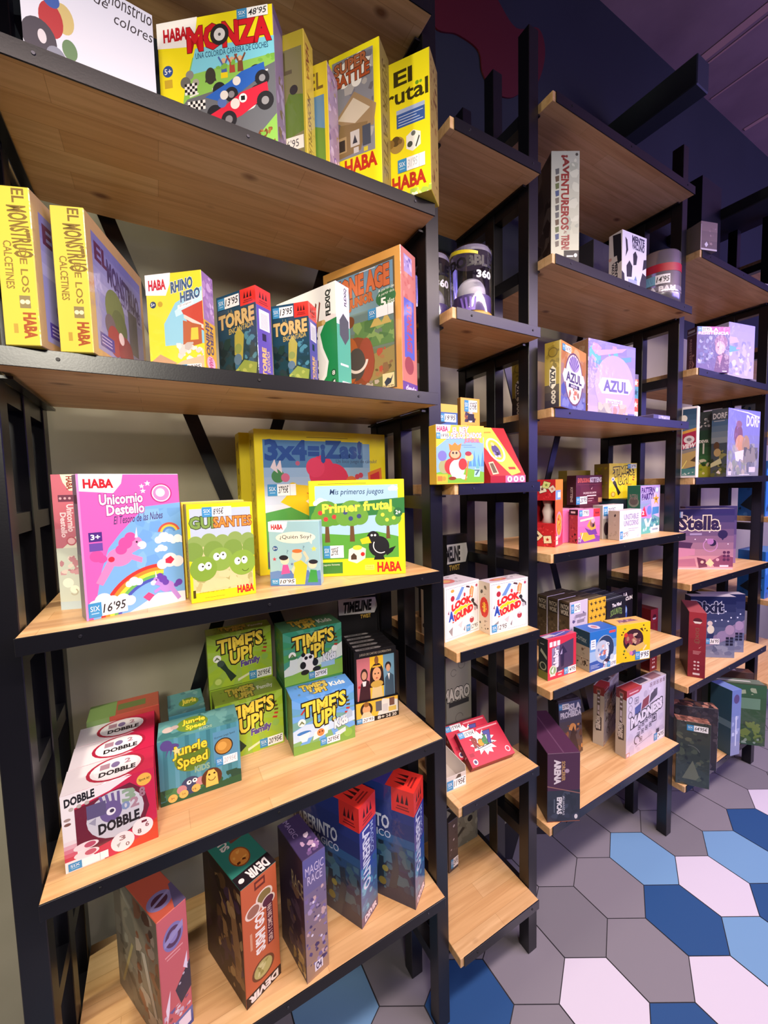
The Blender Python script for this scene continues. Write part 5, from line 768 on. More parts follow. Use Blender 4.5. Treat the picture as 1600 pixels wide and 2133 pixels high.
game('stonebox', 'grey box with black shapes at the back of the lowest board of the narrow bay', {'*': '#7c7c76'}, {'F': [n(0, 0, 1, 1, ['#6c6c68', '#8c8c86', '#94948c'], 20, .14, 5), c(.7, .7, .1, '#26262a'), p([(.2, .3), (.5, .5), (.4, .56), (.2, .4)], '#3c3c3c'), c(.84, .86, .05, '#26262a')]})

# ================================================================== middle bay
game('avent', 'tall pale grey train game box with red vertical lettering on the second shelf', {'*': '#c4c9b6', 'L': '#6c5a52'}, {
    'F': [g(0, 0, 1, 1, '#c8cebc', '#b4bab0', 6), n(.5, .2, .98, .95, ['#bcc2b2', '#ccd2c4', '#a8b0a4'], 20, .16, 4), t(.36, .80, .62, .96, '¡AV', '#7c2c2c', .05, rot=-1), t(.36, .30, .62, .795, 'ENTUREROS', '#8c2c2c', .04, rot=-1), t(.46, .26, .56, .29, 'AL', '#7c3c3c', .02, rot=-1), t(.38, .12, .64, .25, 'TREN!', '#8c2c2c', .05, rot=-1),
          [p([(.14, .84-.065*i), (.28, .85-.065*i), (.28, .80-.065*i), (.16, .79-.065*i)], ('#5c6064', '#5c4c3c', '#5c6a44', '#44547c', '#6c6860', '#54565a')[i % 6]) for i in range(11)], r(.46, .0, 1, .11, '#1a1c20'), r(.56, .05, .80, .065, '#d8dce0'), c(.88, .065, .06, '#e8ecf0', .018), c(.9, .97, .05, '#4c4a44')],
    'L': [n(.02, .02, .98, .98, ['#5c4a44', '#7c6a60', '#4c3a34', '#8c7c74'], 40, .14, 5)]})
game('vacuno', 'white carton with black cow spots next to the silver tin', {'*': '#e6e4f4', 'L': '#d4d0cc'}, {
    'F': [p([(.14, .58), (.24, .7), (.20, .86), (.12, .9), (.16, .7)], '#1c1a22'), p([(.46, .48), (.58, .5), (.62, .64), (.54, .72), (.44, .66)], '#1c1a22'), p([(.20, .26), (.40, .28), (.42, .46), (.30, .54), (.18, .44)], '#1c1a22'), p([(.72, 0), (1, .08), (1, .36), (.84, .40), (.74, .22)], '#1c1a22'), p([(0, 0), (.16, 0), (.1, .3), (0, .34)], '#1c1a22'), p([(.84, .44), (1, .5), (1, .64), (.88, .62)], '#1c1a22'), t(.40, .86, .90, .96, 'MENTE', '#3c3a54', .05, rise=-.01), t(.40, .75, .90, .85, 'VACUNO', '#3c3a54', .05, rise=-.01), r(.26, .12, .62, .24, '#a8b4d8'), p([(.5, .24), (.56, .32), (.62, .24)], '#6c8cc0'), p([(.26, .02), (.5, .12), (.44, 0)], '#d070c8'), r(.66, .04, .9, .08, '#e4dcf0')],
    'L': [p([(.3, .98), (.9, .95), (.98, .5), (.7, .48), (.62, .62), (.4, .62)], '#1c1a20'), p([(0, 0), (.9, 0), (.7, .16), (.3, .14), (0, .08)], '#1c1a20'), t(.50, .20, .68, .52, 'MENTE', '#2c2a34', .05, rot=-1), t(.26, .18, .44, .52, 'VACUNO', '#2c2a34', .05, rot=-1), c(.12, .6, .12, '#c89c94')]})
e = empty('metal_tin', (1.80, .085, Z(.815)+.0003), math.radians(-48), 'shiny silver cylindrical tin with a red band beside the cow spotted carton', 'tin')
rd, hh = .074, .21
link('can', lathe([(0, 0), (rd, 0), (rd, .045), (rd*1.02, .05), (rd, .055), (rd, hh*.72), (rd*.98, hh*.74), (rd*.98, hh*.94), (rd*.9, hh*.98), (rd*.6, hh), (0, hh)], 44), mat('#c9c5cf', .22, .85), e, True)
for nm_, z0, z1, cl in (('red_band', .58, .72, '#b02030'), ('grey_band', .20, .32, '#8a8494')): link(nm_, lathe([(rd+.0006, hh*z0), (rd+.0006, hh*z1)], 44), PM(cl), e, True)
mats, midx = slots(PM); bm = bmesh.new()
for li, (polys, col) in enumerate(expand([t(.05, .1, .95, .9, 'LA BAM', '#ecebf0', .05)], .1, .025)):
    for q in polys:
        try: bm.faces.new([bm.verts.new(((rd+.0012)*math.sin(-.9+1.5*u), -(rd+.0012)*math.cos(-.9+1.5*u), hh*.22+.022*v)) for u, v in q]).material_index = midx(col)
        except ValueError: pass
link('lettering', bm, mats, e)
mats, midx = slots(PM); bm = bmesh.new()
for li, (polys, col) in enumerate(expand([r(0, 0, 1, 1, '#f2f2f4'), r(0, 0, .4, 1, '#7ab4cc'), t(.46, .2, .96, .8, "14'95", '#26262c', .01, sh=.2)], .1, .04)):
    for q in polys:
        pts = []
        for i in range(len(q)):
            A, B = q[i-1], q[i]; k = max(1, int(abs(B[0]-A[0])/.1)); pts += [(A[0]+(B[0]-A[0])*s/k, A[1]+(B[1]-A[1])*s/k) for s in range(1, k+1)]
        R_ = rd+.0014+.0002*li
        try: bm.faces.new([bm.verts.new((R_*math.sin(-.85+1.1*u), -R_*math.cos(-.85+1.1*u), hh*.36+.034*v)) for u, v in pts]).material_index = midx(col)
        except ValueError: pass
link('price_sticker', bm, mats, e)
game('blk', 'plain dark grey box standing behind the train game box', '#3a3840', {'F': [n(0, 0, 1, 1, ['#34323a', '#403e46'], 8, .2, 4)]})
def azulfront(top, bot, cl):
    return [g(0, 0, 1, 1, bot, top, 6), n(.02, .02, .98, .45, [mixhex(bot, '#ffffff', .2), mixhex(bot, '#202060', .2)], 22, .10, 4), n(.02, .55, .98, .98, [mixhex(top, '#ffffff', .25), mixhex(top, '#5c2c14', .25)], 16, .12, 5), c(.5, .48, .36, '#6c4c6c', .42), c(.5, .48, .33, '#ecd8dc', .39), c(.5, .72, .2, '#a898c8', .12), [p([(.5, .6), (.5+.22*math.cos(.5+i*.35), .62+.24*math.sin(.5+i*.35)), (.5+.22*math.cos(.64+i*.35), .62+.24*math.sin(.64+i*.35))], '#5c4c9c') for i in range(7)], n(.3, .16, .7, .34, ['#c87c64', '#9c6c5c', '#e8c8b4'], 14, .05, 6),
            p([(.06, .50), (.12, .60), (.88, .60), (.94, .50), (.88, .40), (.12, .40)], '#ece4f0'), t(.2, .43, .8, .57, 'AZUL', '#4c4470', .04), p([(.28, .34), (.72, .34), (.70, .40), (.30, .40)], '#2c2c58'), t(.38, .35, .62, .39, cl, '#d8d0e8', .02)]
def azulspine():
    return [g(0, 0, 1, .35, '#2c2434', '#4c4038', 3), r(0, .35, 1, 1, '#a08c34'), n(.05, .6, .95, .98, ['#8c7a2c', '#b49c44', '#7a6a28'], 14, .16, 3), c(.5, .84, .3, '#6c5c24'), c(.5, .84, .24, '#94802f'), p([(.3, .34), (.3, .58), (.5, .64), (.7, .58), (.7, .34), (.5, .28)], '#e4e0d0'), t(.36, .33, .64, .60, 'AZUL', '#2c2430', .05, rot=-1), [c(.55, .23-.07*i, .14, '#cfcabc') for i in range(3)], [c(.55, .23-.07*i, .05, '#3c3440') for i in range(3)], r(.9, 0, 1, 1, '#d8c88c')]
game('azul3', 'ornate tile game box hidden behind the left ornate one, third shelf of the middle bay', {'*': '#6c5c34', 'L': '#8c7c34', 'T': '#c8b4a0'}, {'L': azulspine()}, group='ornate tile game boxes')
game('azul1', 'ornate gold and blue tile game box with a dark gold spine, left of the pair', {'*': '#b07c44', 'L': '#a08c34', 'T': '#d8a878'}, {'F': azulfront('#c88a4c', '#5c64b0', 'MINI'), 'L': azulspine()}, [('F', .04, .86, .36, .96, "36'95", 1)], group='ornate tile game boxes')
game('azul2', 'shrink wrapped lavender tile game box, right of the pair, in the middle bay', {'*': '#a890c0', 'L': '#a07858', 'T': '#c8b0c8'}, {'F': [g(0, 0, 1, 1, '#b0a0cc', '#8078c8', 7), n(.02, .62, .7, .96, ['#6c9cd8', '#c890d0', '#4cb4d0', '#e0b8dc', '#8c80d0'], 26, .09, 4), p([(.08, .72), (.9, .86), (.9, .80), (.3, .66)], '#4c98c8'), p([(.1, .86), (.8, .96), (.7, .9), (.2, .80)], '#d0a0d0'), c(.55, .44, .42, '#b4a4d4', .4), p([(.20, .42), (.28, .53), (.86, .55), (.94, .44), (.86, .34), (.28, .32)], '#e4d8ee'), t(.32, .36, .84, .50, 'AZUL', '#5c5484', .04), t(.44, .19, .72, .235, 'INCLUYE', '#8c6c84', .02), p([(.36, .18), (.72, .17), (.72, .25), (.36, .26)], '#ecdce8'), t(.40, .19, .68, .235, 'INCLUYE', '#8c6c84', .02), n(.2, .02, .5, .2, ['#a8a07c', '#8c8c6c', '#c0b48c'], 12, .07, 5), n(.52, .02, .84, .2, ['#d89c6c', '#c88458', '#e8b48c'], 12, .07, 6), r(.8, .86, .99, .97, '#8c88c0'), p([(.84, 0), (1, 0), (1, .08), (.84, .08)], '#5c5c94')], 'L': [n(0, 0, 1, 1, ['#94704c', '#a8845c', '#b49478'], 14, .2, 4)]}, wrap=True, group='ornate tile game boxes')
game('tiles', 'tile patterned game box seen edge on, right behind the lavender tile box', {'*': '#c8a8a0'}, {'F': [r(.7, .76, 1, .9, '#d8683c'), r(.7, .52, 1, .76, '#4c94a8'), r(.7, .26, 1, .52, '#d0582c'), r(.7, 0, 1, .26, '#e4dce0'), r(.7, .9, 1, 1, '#6c6484'), [st(.90, v, .10, cc) for v, cc in ((.83, '#e8dcd0'), (.64, '#1c4c60'), (.40, '#f0e0d0'), (.13, '#3c3450'))]]})
game('small33', 'small flat blue box lying on the third shelf near the right post', {'*': '#4c4c7c', 'T': '#8c8cb4'}, {'F': [r(.3, .1, 1, .9, '#9c9cc8'), n(.3, .1, 1, .9, ['#b8b8dc', '#7c7cac'], 8, .06, 3)]})

# red tower package with an open window
x, y, z, th, w_, d_, h_ = D['hour']; th = math.radians(th); cs, sn = math.cos(th), math.sin(th)
e = empty('game_box', (x+w_/2*cs-d_/2*sn, y+w_/2*sn+d_/2*cs, z+.0003), th, 'red package with playing card print and a white tower behind its open window', 'board game')
mats, midx = slots(PM); bm = bmesh.new(); k = midx('#c0242c'); kd = midx('#5c2018'); T_ = .0015
z1, z2 = h_*.35, h_*.69
bx(bm, -w_/2, w_/2, -d_/2, d_/2, 0, z1, .0008, k); bx(bm, -w_/2, w_/2, -d_/2, d_/2, z2, h_, .0008, k)
bx(bm, -w_/2, w_/2, d_/2-T_, d_/2, z1, z2, 0, kd); bx(bm, w_/2-T_, w_/2, -d_/2, d_/2-T_, z1, z2, 0, k); bx(bm, -w_/2, -w_/2+T_, -d_/2+.02, d_/2-T_, z1, z2, 0, k)
cardp = lambda u, v, s, rot, col, mk: [p([(u+s*(xx*math.cos(rot)-yy*math.sin(rot)), v+.32*s*(xx*math.sin(rot)+yy*math.cos(rot))) for xx, yy in ((-1.1, -1.1), (1.1, -1.1), (1.1, 1.1), (-1.1, 1.1))], '#201414'), p([(u+s*(xx*math.cos(rot)-yy*math.sin(rot)), v+.32*s*(xx*math.sin(rot)+yy*math.cos(rot))) for xx, yy in ((-1, -1), (1, -1), (1, 1), (-1, 1))], col), st(u, v, s*.6, mk)]
o, U, V, Nn, W, H = face_frame('F', w_, d_, h_)
paint(bm, o, U, V, Nn, W, H, [n(0, 0, 1, .345, ['#d4343c', '#a81c24', '#e04c48'], 26, .06, 3), n(0, .695, 1, 1, ['#d4343c', '#a81c24'], 16, .06, 4), cardp(.66, .11, .17, .1, '#ece0b8', '#b02424'), cardp(.22, .16, .17, .8, '#ece0b8', '#3c2420'), cardp(.42, .86, .16, .3, '#ece4c8', '#5c2c24'), cardp(.60, .92, .15, -.3, '#d8dc8c', '#7c9c3c'), cardp(.86, .86, .13, .6, '#ecd8c4', '#c86c54'), r(.03, .95, .2, .97, '#f0dce0')], midx)
o, U, V, Nn, W, H = face_frame('R', w_, d_, h_)
paint(bm, o, U, V, Nn, W, H, [g(0, .36, 1, 1, '#e0603c', '#e88c3c', 4), r(0, 0, 1, .2, '#d83c5c'), c(.5, .32, .42, '#e890ac', .2), c(.5, .32, .34, '#f0943c', .16), n(.3, .22, .7, .42, ['#c83c2c', '#f0c04c'], 10, .1, 3), r(.1, .03, .36, .09, '#f0e4c8'), r(.1, .1, .36, .16, '#f0e4c8'), r(.02, .7, .7, .84, '#7ca8dc'), r(.3, .73, .68, .81, '#f0f0f4')], midx)
o, U, V, Nn, W, H = face_frame('L', w_, d_, h_)
paint(bm, o, U, V, Nn, W, H, [n(0, 0, 1, .34, ['#d4343c', '#e04c48'], 16, .1, 5), cardp(.5, .16, .3, .8, '#ece0b8', '#b08c3c')], midx)
link('carton', bm, mats, e)
link('white_tower', lathe([(0, z1), (.022, z1), (.015, z1+.018), (.020, z1+.04), (.013, z1+.06), (.019, z2), (0, z2)], 24), PM('#e4d8d0'), e, True)

EK = {'*': '#5c2438', 'L': '#4c2430', 'T': '#5c2c3c'}
game('explobase', 'dark maroon card game box under its twin, hidden behind the pink boxes', EK, {})
game('explo', 'dark maroon card game box with a red and white title, raised above the pink boxes', EK, {'F': [r(0, 0, 1, 1, '#642840'), n(0, 0, 1, .8, ['#6c2c44', '#582038'], 12, .12, 4), t(.06, .76, .50, .90, 'EXPLODING', '#e86c5c', .05), t(.52, .76, .97, .92, 'KITTENS', '#f0e4e8', .06), r(.06, .68, .96, .688, '#a04c5c'), p([(.55, .52), (.62, .6), (.58, .5)], '#d8a8b0'), t(.26, .34, .76, .42, 'UN JUEGO DE CARTAS', '#ecd8dc', .02), r(.40, .27, .76, .31, '#ecd8dc'), r(.44, .18, .66, .20, '#d8b8c0'), r(.44, .1, .60, .12, '#d8b8c0'), r(.84, .04, .99, .20, '#c89474')], 'L': [t(.4, .1, .64, .6, 'KITTENS', '#c8b0b0', .04, rot=-1)]}, [('F', .0, .02, .40, .28, "20'95", 1)])
PKC = {'*': '#d86cac', 'L': '#a03c44', 'T': '#d090b4'}
pkl = {'L': [r(0, .84, 1, 1, '#2c1a20'), r(.2, .89, .7, .95, '#d8c8cc'), n(.05, .04, .95, .8, ['#8c2c34', '#b85454', '#a84444', '#7a2428'], 22, .14, 3), n(.3, .04, .95, .3, ['#2c1418', '#3c1c1c'], 6, .12, 4)], 'T': [n(.05, .05, .95, .95, ['#e0a8c8', '#c87ca4'], 10, .06, 4)]}
for kk, lab_ in (('pink3', 'pink card game box with dark red side, furthest back of the three'), ('pink2', 'pink card game box with dark red side, second of the three'),):
    game(kk, lab_, PKC, pkl, group='pink card game boxes')
game('pink', 'pink card game box with a purple and yellow creature, front one of the three', PKC, {'F': [g(0, 0, 1, 1, '#d860a8', '#e47cb8', 4), p([(0, 0), (1, 0), (1, .16), (.5, .3), (.2, .2)], '#7a3c9c'), p([(.1, .32), (.7, .3), (.8, .1), (.3, .04), (.16, .16)], '#f0a838'), p([(.3, .46), (.5, .38), (.8, .42), (.9, .22), (.5, .22)], '#6c3c94'), p([(.4, .5), (.5, .62), (.6, .72), (.76, .62), (.82, .4), (.6, .36)], '#f0a43c'), c(.66, .56, .12, '#8c5c54'), c(.70, .50, .05, '#2c1c24'), c(.68, .66, .09, '#c8a8b8'), p([(.3, .62), (.72, .78), (.7, .74)], '#2c1c2c'), p([(.1, .64), (.7, .70), (.7, .76), (.1, .70)], '#f4dcc0'), r(.70, .76, 1, 1, '#e2322c'), [p([(.78+.06*i, .85), (.84+.06*i, .85), (.81+.06*i, .93)], '#4c1014') for i in range(3)], r(.02, .02, .1, .2, '#1c141c'), c(.06, .17, .025, '#f4ecf0'), r(.045, .04, .075, .13, '#f4ecf0'), p([(.1, .04), (.12, .04), (.24, .3), (.21, .3)], '#f4ecf0')], **pkl}, [('F', .05, .80, .48, .98, "17'95", 1)], group='pink card game boxes')
game('white2', 'white and grey card game box between the pink box and the white lettered box', {'*': '#d8d4dc', 'L': '#b8b4ac', 'T': '#b8b0bc'}, {'F': [r(0, .7, 1, 1, '#e4e0ec'), r(.02, .0, .3, .6, '#a8a49c'), c(.18, .3, .12, '#3c2c34', .2)], 'T': [r(.1, .1, .9, .9, '#c8bcc8')]}, [('F', .04, .68, .62, .96, "20'95", 1)])
game('unst', 'white card game box with grey capital lettering at the shelf front', {'*': '#e2dcec', 'L': '#b8b0a4', 'T': '#d0c8d4'}, {'F': [r(0, 0, 1, 1, '#e6e0f0'), t(.2, .68, .86, .86, 'UNSTABLE', '#8c86a4', .02), t(.2, .46, .86, .64, 'UNICORNS', '#8c86a4', .02), r(.40, .34, .86, .355, '#8c86a0'), r(.40, .27, .7, .285, '#8c86a0'), n(.8, .04, .96, .14, ['#c8c0d0'], 4, .03, 3)], 'L': [p([(.5, .82), (.62, .9), (.7, .84), (.6, .78)], '#3c3434'), n(.1, .1, .9, .7, ['#a8a094', '#c0b8ac'], 14, .1, 4)]}, [('F', .02, .04, .40, .30, "20'95", 1)])
game('teal', 'dark teal box carrying the yellow party game box', {'*': '#2c4c5c', 'T': '#3c5c64'}, {'F': [r(0, 0, 1, 1, '#24465a'), t(.2, .80, .7, .94, 'JUEGO DE', '#8cb0c0', .02), r(.2, .66, .8, .74, '#7c9cac')]})
game('tu2', 'brownish yellow box standing at the back behind the yellow party game box', {'*': '#8c7a34', 'T': '#a08c48'}, {'F': [t(.5, .78, .95, .92, "TIME'S", '#5c5024', .05), t(.6, .66, .9, .78, 'UP', '#5c5024', .05)]})
game('tuyel', 'yellow party game box with a black arm, on top of the dark teal box', TU['yellow'], timesup('yellow'), [('F', .66, .85, .98, .98, "20'95", 1)])
game('patt', 'teal and lavender tall party game box beside the right post', {'*': '#4c9c94', 'L': '#2c7058', 'T': '#4c8c84'}, {'F': [g(0, 0, 1, 1, '#58b0a4', '#b094d8', 8), p([(.5, .86), (1, .96), (1, .3), (.6, .4)], '#c8b8e8'), p([(0, .5), (.5, .62), (.6, .3), (0, .34)], '#b48cd0'), t(.06, .84, .72, .95, 'PATTERN', '#4c3474', .06, rise=.01, ol='#d8c8f0', ow=.1), t(.08, .70, .66, .82, 'PARTY!', '#4c3474', .06, rise=.02, ol='#d8c8f0', ow=.1), st(.80, .70, .17, '#e8a83c'), c(.80, .70, .03, '#2c2430'), p([(.02, .36), (.2, .58), (.34, .36)], '#d8344c'), t(.1, .40, .2, .48, '2', '#f4e8ec', .03), c(.46, .48, .12, '#6c84d0'), p([(.6, .38), (.96, .40), (.96, .54), (.62, .54)], '#4c8cc8'), p([(.7, .44), (.86, .48), (.84, .44), (.7, .48)], '#1c2430'), n(.1, .05, .95, .32, ['#e4ecf4', '#a8d0e0', '#6cb0b8', '#3c7c94'], 26, .06, 4), p([(.2, .3), (.3, .14), (.46, .14), (.6, .32), (.52, .32), (.4, .2), (.3, .32)], '#e8ecf4'), p([(.54, 0), (1, 0), (1, .14), (.54, .12)], '#f0ecf4'), r(.62, .05, .92, .09, '#8ca0b0'), c(.84, .90, .08, '#8cb0d0'), c(.84, .90, .06, '#e4ecf4')], 'L': [c(.5, .66, .4, '#8c9484'), c(.5, .68, .32, '#6c6460'), t(.2, .72, .8, .82, 'PATTERN', '#9c948c', .02)]})

def chip(u, v, cc): return [c(u, v, .04, cc)]
game('redwin', 'red edged game box with a dark picture of an arrow, left of the blue one', {'*': '#c4283c', 'L': '#2c3434', 'T': '#b8506c'}, {
    'F': [r(0, 0, 1, 1, '#d0304a'), p([(.14, .12), (.14, .76), (.9, .88), (.9, .22)], '#4c3c5c'), p([(.14, .3), (.14, .76), (.4, .80), (.4, .3)], '#8c84a8'), [r(.06+.13*i, .80, .16+.13*i, .92, '#f0e4ec') for i in range(3)], t(.20, .28, .36, .74, 'alabr', '#e8e0ec', .06, rot=1, ol='#3c2c4c', ow=.12), p([(.46, .24), (.56, .26), (.57, .56), (.68, .57), (.52, .78), (.36, .54), (.46, .55)], '#2c2444'), p([(.42, .56), (.50, .70), (.5, .56)], '#a89cc0'), c(.18, .22, .13, '#d8dcc8'), c(.18, .22, .10, '#8cb07c'), p([(.12, .22), (.22, .32), (.18, .14)], '#f0f0e8'), r(.08, .08, .26, .13, '#ecdcd4'), r(.36, .13, .5, .16, '#f0b8b8'), r(.36, .06, .48, .09, '#f0b8b8')],
    'L': [c(.5, .32, .36, '#aab090'), c(.5, .32, .26, '#2c3834'), p([(.2, .66), (.9, .5), (.9, .58), (.3, .74)], '#b4b89c'), r(0, 0, 1, .2, '#6c7434'), r(.2, .84, .6, .86, '#9c9c94')], 'T': [p([(0, .3), (.6, .1), (1, .5), (.6, .9), (0, .8)], '#5454a0'), p([(0, .3), (.4, .4), (.3, .8), (0, .7)], '#b8b4c0'), p([(.3, .3), (.8, .6), (.8, .66), (.28, .38)], '#c8c4e0')]}, [('F', .56, .03, .99, .20, "14'95", 1)])
game('cortex', 'blue and white game box with a round bubble picture, between red and yellow boxes', {'*': '#2c6cbc', 'L': '#a8a894', 'T': '#2c64b8'}, {
    'F': [g(0, 0, 1, 1, '#dce4ec', '#2c74c4', 4), r(0, .72, 1, 1, '#2870c0'), p([(0, 0), (1, .04), (1, .3), (.6, .2), (0, .2)], '#f0f0f4'), p([(0, 0), (.5, .04), (.56, .2), (.3, .26), (0, .24)], '#3c5ca8'), [r(.04, .08+.035*i, .36-.06*(i % 2), .09+.035*i, '#c8d0e8') for i in range(3)], c(.56, .50, .35, '#9cacc4', .36), c(.58, .50, .32, '#2c3c5c', .34), c(.46, .46, .26, '#b8c4d4', .28), c(.5, .36, .14, '#5c84c0'), n(.30, .34, .62, .62, ['#c86c5c', '#e8e0e0', '#7c90b8', '#d8b0a8'], 16, .05, 4), t(.60, .30, .72, .66, 'Cortex', '#f0f0f4', .04, rot=-1), r(.04, .56, .22, .80, '#eceef4'), r(.07, .74, .18, .76, '#7c8ca8'), r(.07, .68, .18, .70, '#7c8ca8'), r(.07, .62, .18, .64, '#7c8ca8'), r(.72, .88, .96, .94, '#dc4c4c'), c(.62, .14, .12, '#3c2c3c'), c(.84, .26, .08, '#c8d4dc'), n(.5, .02, .98, .2, ['#d8a8c0', '#a8c4d8', '#f0e8ec'], 10, .05, 5)],
    'L': [r(0, .62, 1, 1, '#1c4c60'), t(.1, .74, .8, .88, 'Cortex', '#8ca8a8', .02, rise=-.04), n(.05, .06, .95, .58, ['#3c3c34', '#8c8c7c', '#c8c4ac', '#6c5c4c'], 20, .08, 4), r(0, .29, 1, .30, '#5c5c50')], 'T': [c(.46, .5, .14, '#c8c0d4', .3), c(.46, .5, .08, '#b07c8c', .16)]}, [('F', .66, .02, .99, .16, "15'95", 1)])
game('yellow', 'yellow game box with a round dark candy picture, right one at the shelf front', {'*': '#ecc020', 'L': '#b8942c', 'T': '#d8ac68'}, {
    'F': [r(0, 0, 1, 1, '#eec41c'), c(.50, .56, .30, '#3c2028', .30), c(.40, .58, .16, '#8c3440', .16), n(.3, .42, .72, .74, ['#7c4c4c', '#2c141c', '#a87860', '#c8a890'], 20, .06, 4), p([(.28, .34), (.4, .46), (.56, .40), (.8, .48), (.86, .36), (.6, .24), (.34, .24)], '#d8b464'), c(.28, .72, .055, '#c83c2c'), p([(.68, .84), (.8, .74), (.76, .86)], '#4c2c1c'), [c(u, v, .025, '#3c2c18', .02) for u, v in ((.2, .8), (.16, .74), (.26, .88), (.84, .82), (.9, .76), (.22, .22), (.28, .12), (.8, .92))], c(.24, .3, .03, '#5c7c2c'), c(.24, .88, .03, '#7c9c2c'), p([(.4, .24), (.56, .30), (.6, .2), (.48, .14)], '#6c5c94'), c(.44, .22, .05, '#d87ca8'), p([(.78, .28), (.88, .40), (.9, .36), (.8, .24)], '#e8dcb0')],
    'T': [p([(.2, .3), (.8, .36), (.7, .7), (.3, .66)], '#8c6478'), n(.25, .3, .75, .7, ['#b08c94', '#6c4c64'], 10, .06, 3)]}, [('F', .56, .02, .98, .24, "9'95", 1)])
PAC = {'*': '#6a5a44', 'L': '#5c4e3a', 'F': '#c8c0d4', 'T': '#54483a'}
pf = {'F': [n(.02, .02, .98, .8, ['#7c7498', '#5c5480', '#9c94b0', '#e0dce8', '#b0a8c0'], 30, .08, 4), r(.3, .7, .9, .76, '#8c8498'), r(.4, .60, .8, .66, '#8c8498')], 'L': [n(.0, .0, 1, .7, ['#6c5c46', '#4c4030', '#7c6c54'], 24, .14, 3), r(.1, .74, .94, .96, '#2a2420'), t(.16, .86, .88, .94, 'PATCH', '#d8d0bc', .03), t(.16, .76, .88, .84, 'WORK', '#d8d0bc', .03)], 'T': [r(0, .3, 1, .34, '#8c7c68'), r(0, .62, 1, .66, '#7c6c5c')]}
for kk, lab_ in (('patch3', 'brown patterned card game box, furthest back of the three in its row'), ('patch2', 'brown patterned card game box, second of the three in its row'), ('patchA', 'brown patterned card game box with pale printed front, first of the three in its row')):
    game(kk, lab_, PAC, pf, [('F', .06, .80, .56, .96, "12'95", 1)] if kk == 'patchA' else (), group='brown patterned card game boxes')
game('bird', 'yellow game box covered with black flying birds', {'*': '#d8a82c', 'T': '#5c5444'}, {'F': [r(0, 0, 1, 1, '#dcae30')]+[p([(u-.12, v+.02), (u-.02, v+.01), (u+.02, v+.05), (u+.04, v), (u+.12, v-.01), (u+.03, v-.02), (u, v-.05), (u-.03, v-.01)], '#2a2620') for i in range(4) for j in range(7) for u, v in [(.15+.25*i+.06*(j % 2), .08+.14*j)]], 'T': [r(0, .3, 1, .4, '#8c7c5c')]})
game('mind', 'black card game box with small glowing white figure next to the bird box', {'*': '#1c1e26', 'T': '#2c303c'}, {'F': [r(0, 0, 1, 1, '#181a22'), t(.28, .82, .76, .90, 'The Mind', '#e8e8ec', .03), t(.2, .60, .80, .74, 'SOULMATES', '#6c8c4c', .03, arc=.3), c(.5, .36, .26, '#3c4c2c', .2), c(.5, .34, .18, '#8c9464', .14), c(.5, .34, .11, '#e8e4c4', .12), c(.5, .36, .04, '#c03c2c')], 'T': [r(0, .4, 1, .5, '#8c94ac')]})
game('laglac', 'black card game box with blue glow and white capitals at the row end', {'*': '#1c1c2c', 'T': '#2c2c44', 'L': '#3c3c54'}, {'F': [r(0, 0, 1, 1, '#171724'), t(.40, .86, .62, .95, 'LA', '#e8e8f0', .05), t(.3, .74, .96, .83, 'LACUN', '#e8e8f0', .05), c(.52, .42, .12, '#3c5cb0', .2), c(.56, .5, .06, '#8cb0e8', .08)]})
for k in range(1, 4):
    D['bird%d' % k] = (D['bird'][0], D['bird'][1]+.053*k, D['bird'][2], -.2, .110, .049, .201-.004*k); D['mind%d' % k] = (D['mind'][0], D['mind'][1]+.037*k, D['mind'][2], .8, .137, .033, .177+.003*k)
    game('bird%d' % k, 'dark backed card game box in the row behind the bird print box', {'*': '#5c5444', 'T': '#4c463c'}, {'T': [r(0, .3, 1, .42, '#8c7c6c'), r(0, .62, .8, .68, '#6c6458')]}, group='card game boxes behind the bird print box')
    game('mind%d' % k, 'dark backed card game box in the row behind the black figure box', {'*': '#24262e', 'T': '#30343c'}, {'T': [r(0, .36, 1, .5, '#7c8498')]}, group='card game boxes behind the black figure box')
# lowest board
game('arena', 'big violet and dark blue box jutting over the board corner, with vertical white titles', {'*': '#3a2434', 'F': '#4a2c48', 'T': '#4e2c4a', 'L': '#2c1c24', 'R': '#3c2438'}, {
    'F': [r(0, 0, 1, .46, '#2c3444'), p([(0, .46), (1, .40), (1, .3), (0, .3)], '#2c3444'), n(.02, .02, .98, .44, ['#343c50', '#26303e', '#3c465a'], 16, .12, 4), p([(0, .52), (1, .40), (1, .415), (0, .535)], '#8c6460'), t(.22, .56, .40, .90, 'ARENA', '#d8d0d8', .06, rot=-1), t(.44, .60, .54, .88, 'SORCERER', '#b89460', .03, rot=-1), c(.60, .74, .07, '#a890a8', .03), t(.30, .12, .44, .36, 'EPICAS', '#dcdce4', .05, rot=-1), t(.47, .10, .53, .38, 'ALIANZAS', '#b8b8c8', .02, rot=-1), r(.20, .14, .23, .34, '#5c6878'), c(.88, .07, .05, '#d8d4dc', .035), r(0, 0, 1, .012, '#8c5440')],
    'T': [p([(.48, 0), (.52, 0), (.54, 1), (.5, 1)], '#63425f')], 'R': [r(0, 0, 1, .44, '#2c3040')]})
x, y, z, th, w_, d_, h_ = D['isla']
e = empty('storage_tin', (1.425, .188, z+.0004+d_*math.sin(math.radians(4))), math.radians(-14), 'dark metal game tin with a rounded lid and a burning island picture, leaning back', 'tin', rx=-math.radians(4))
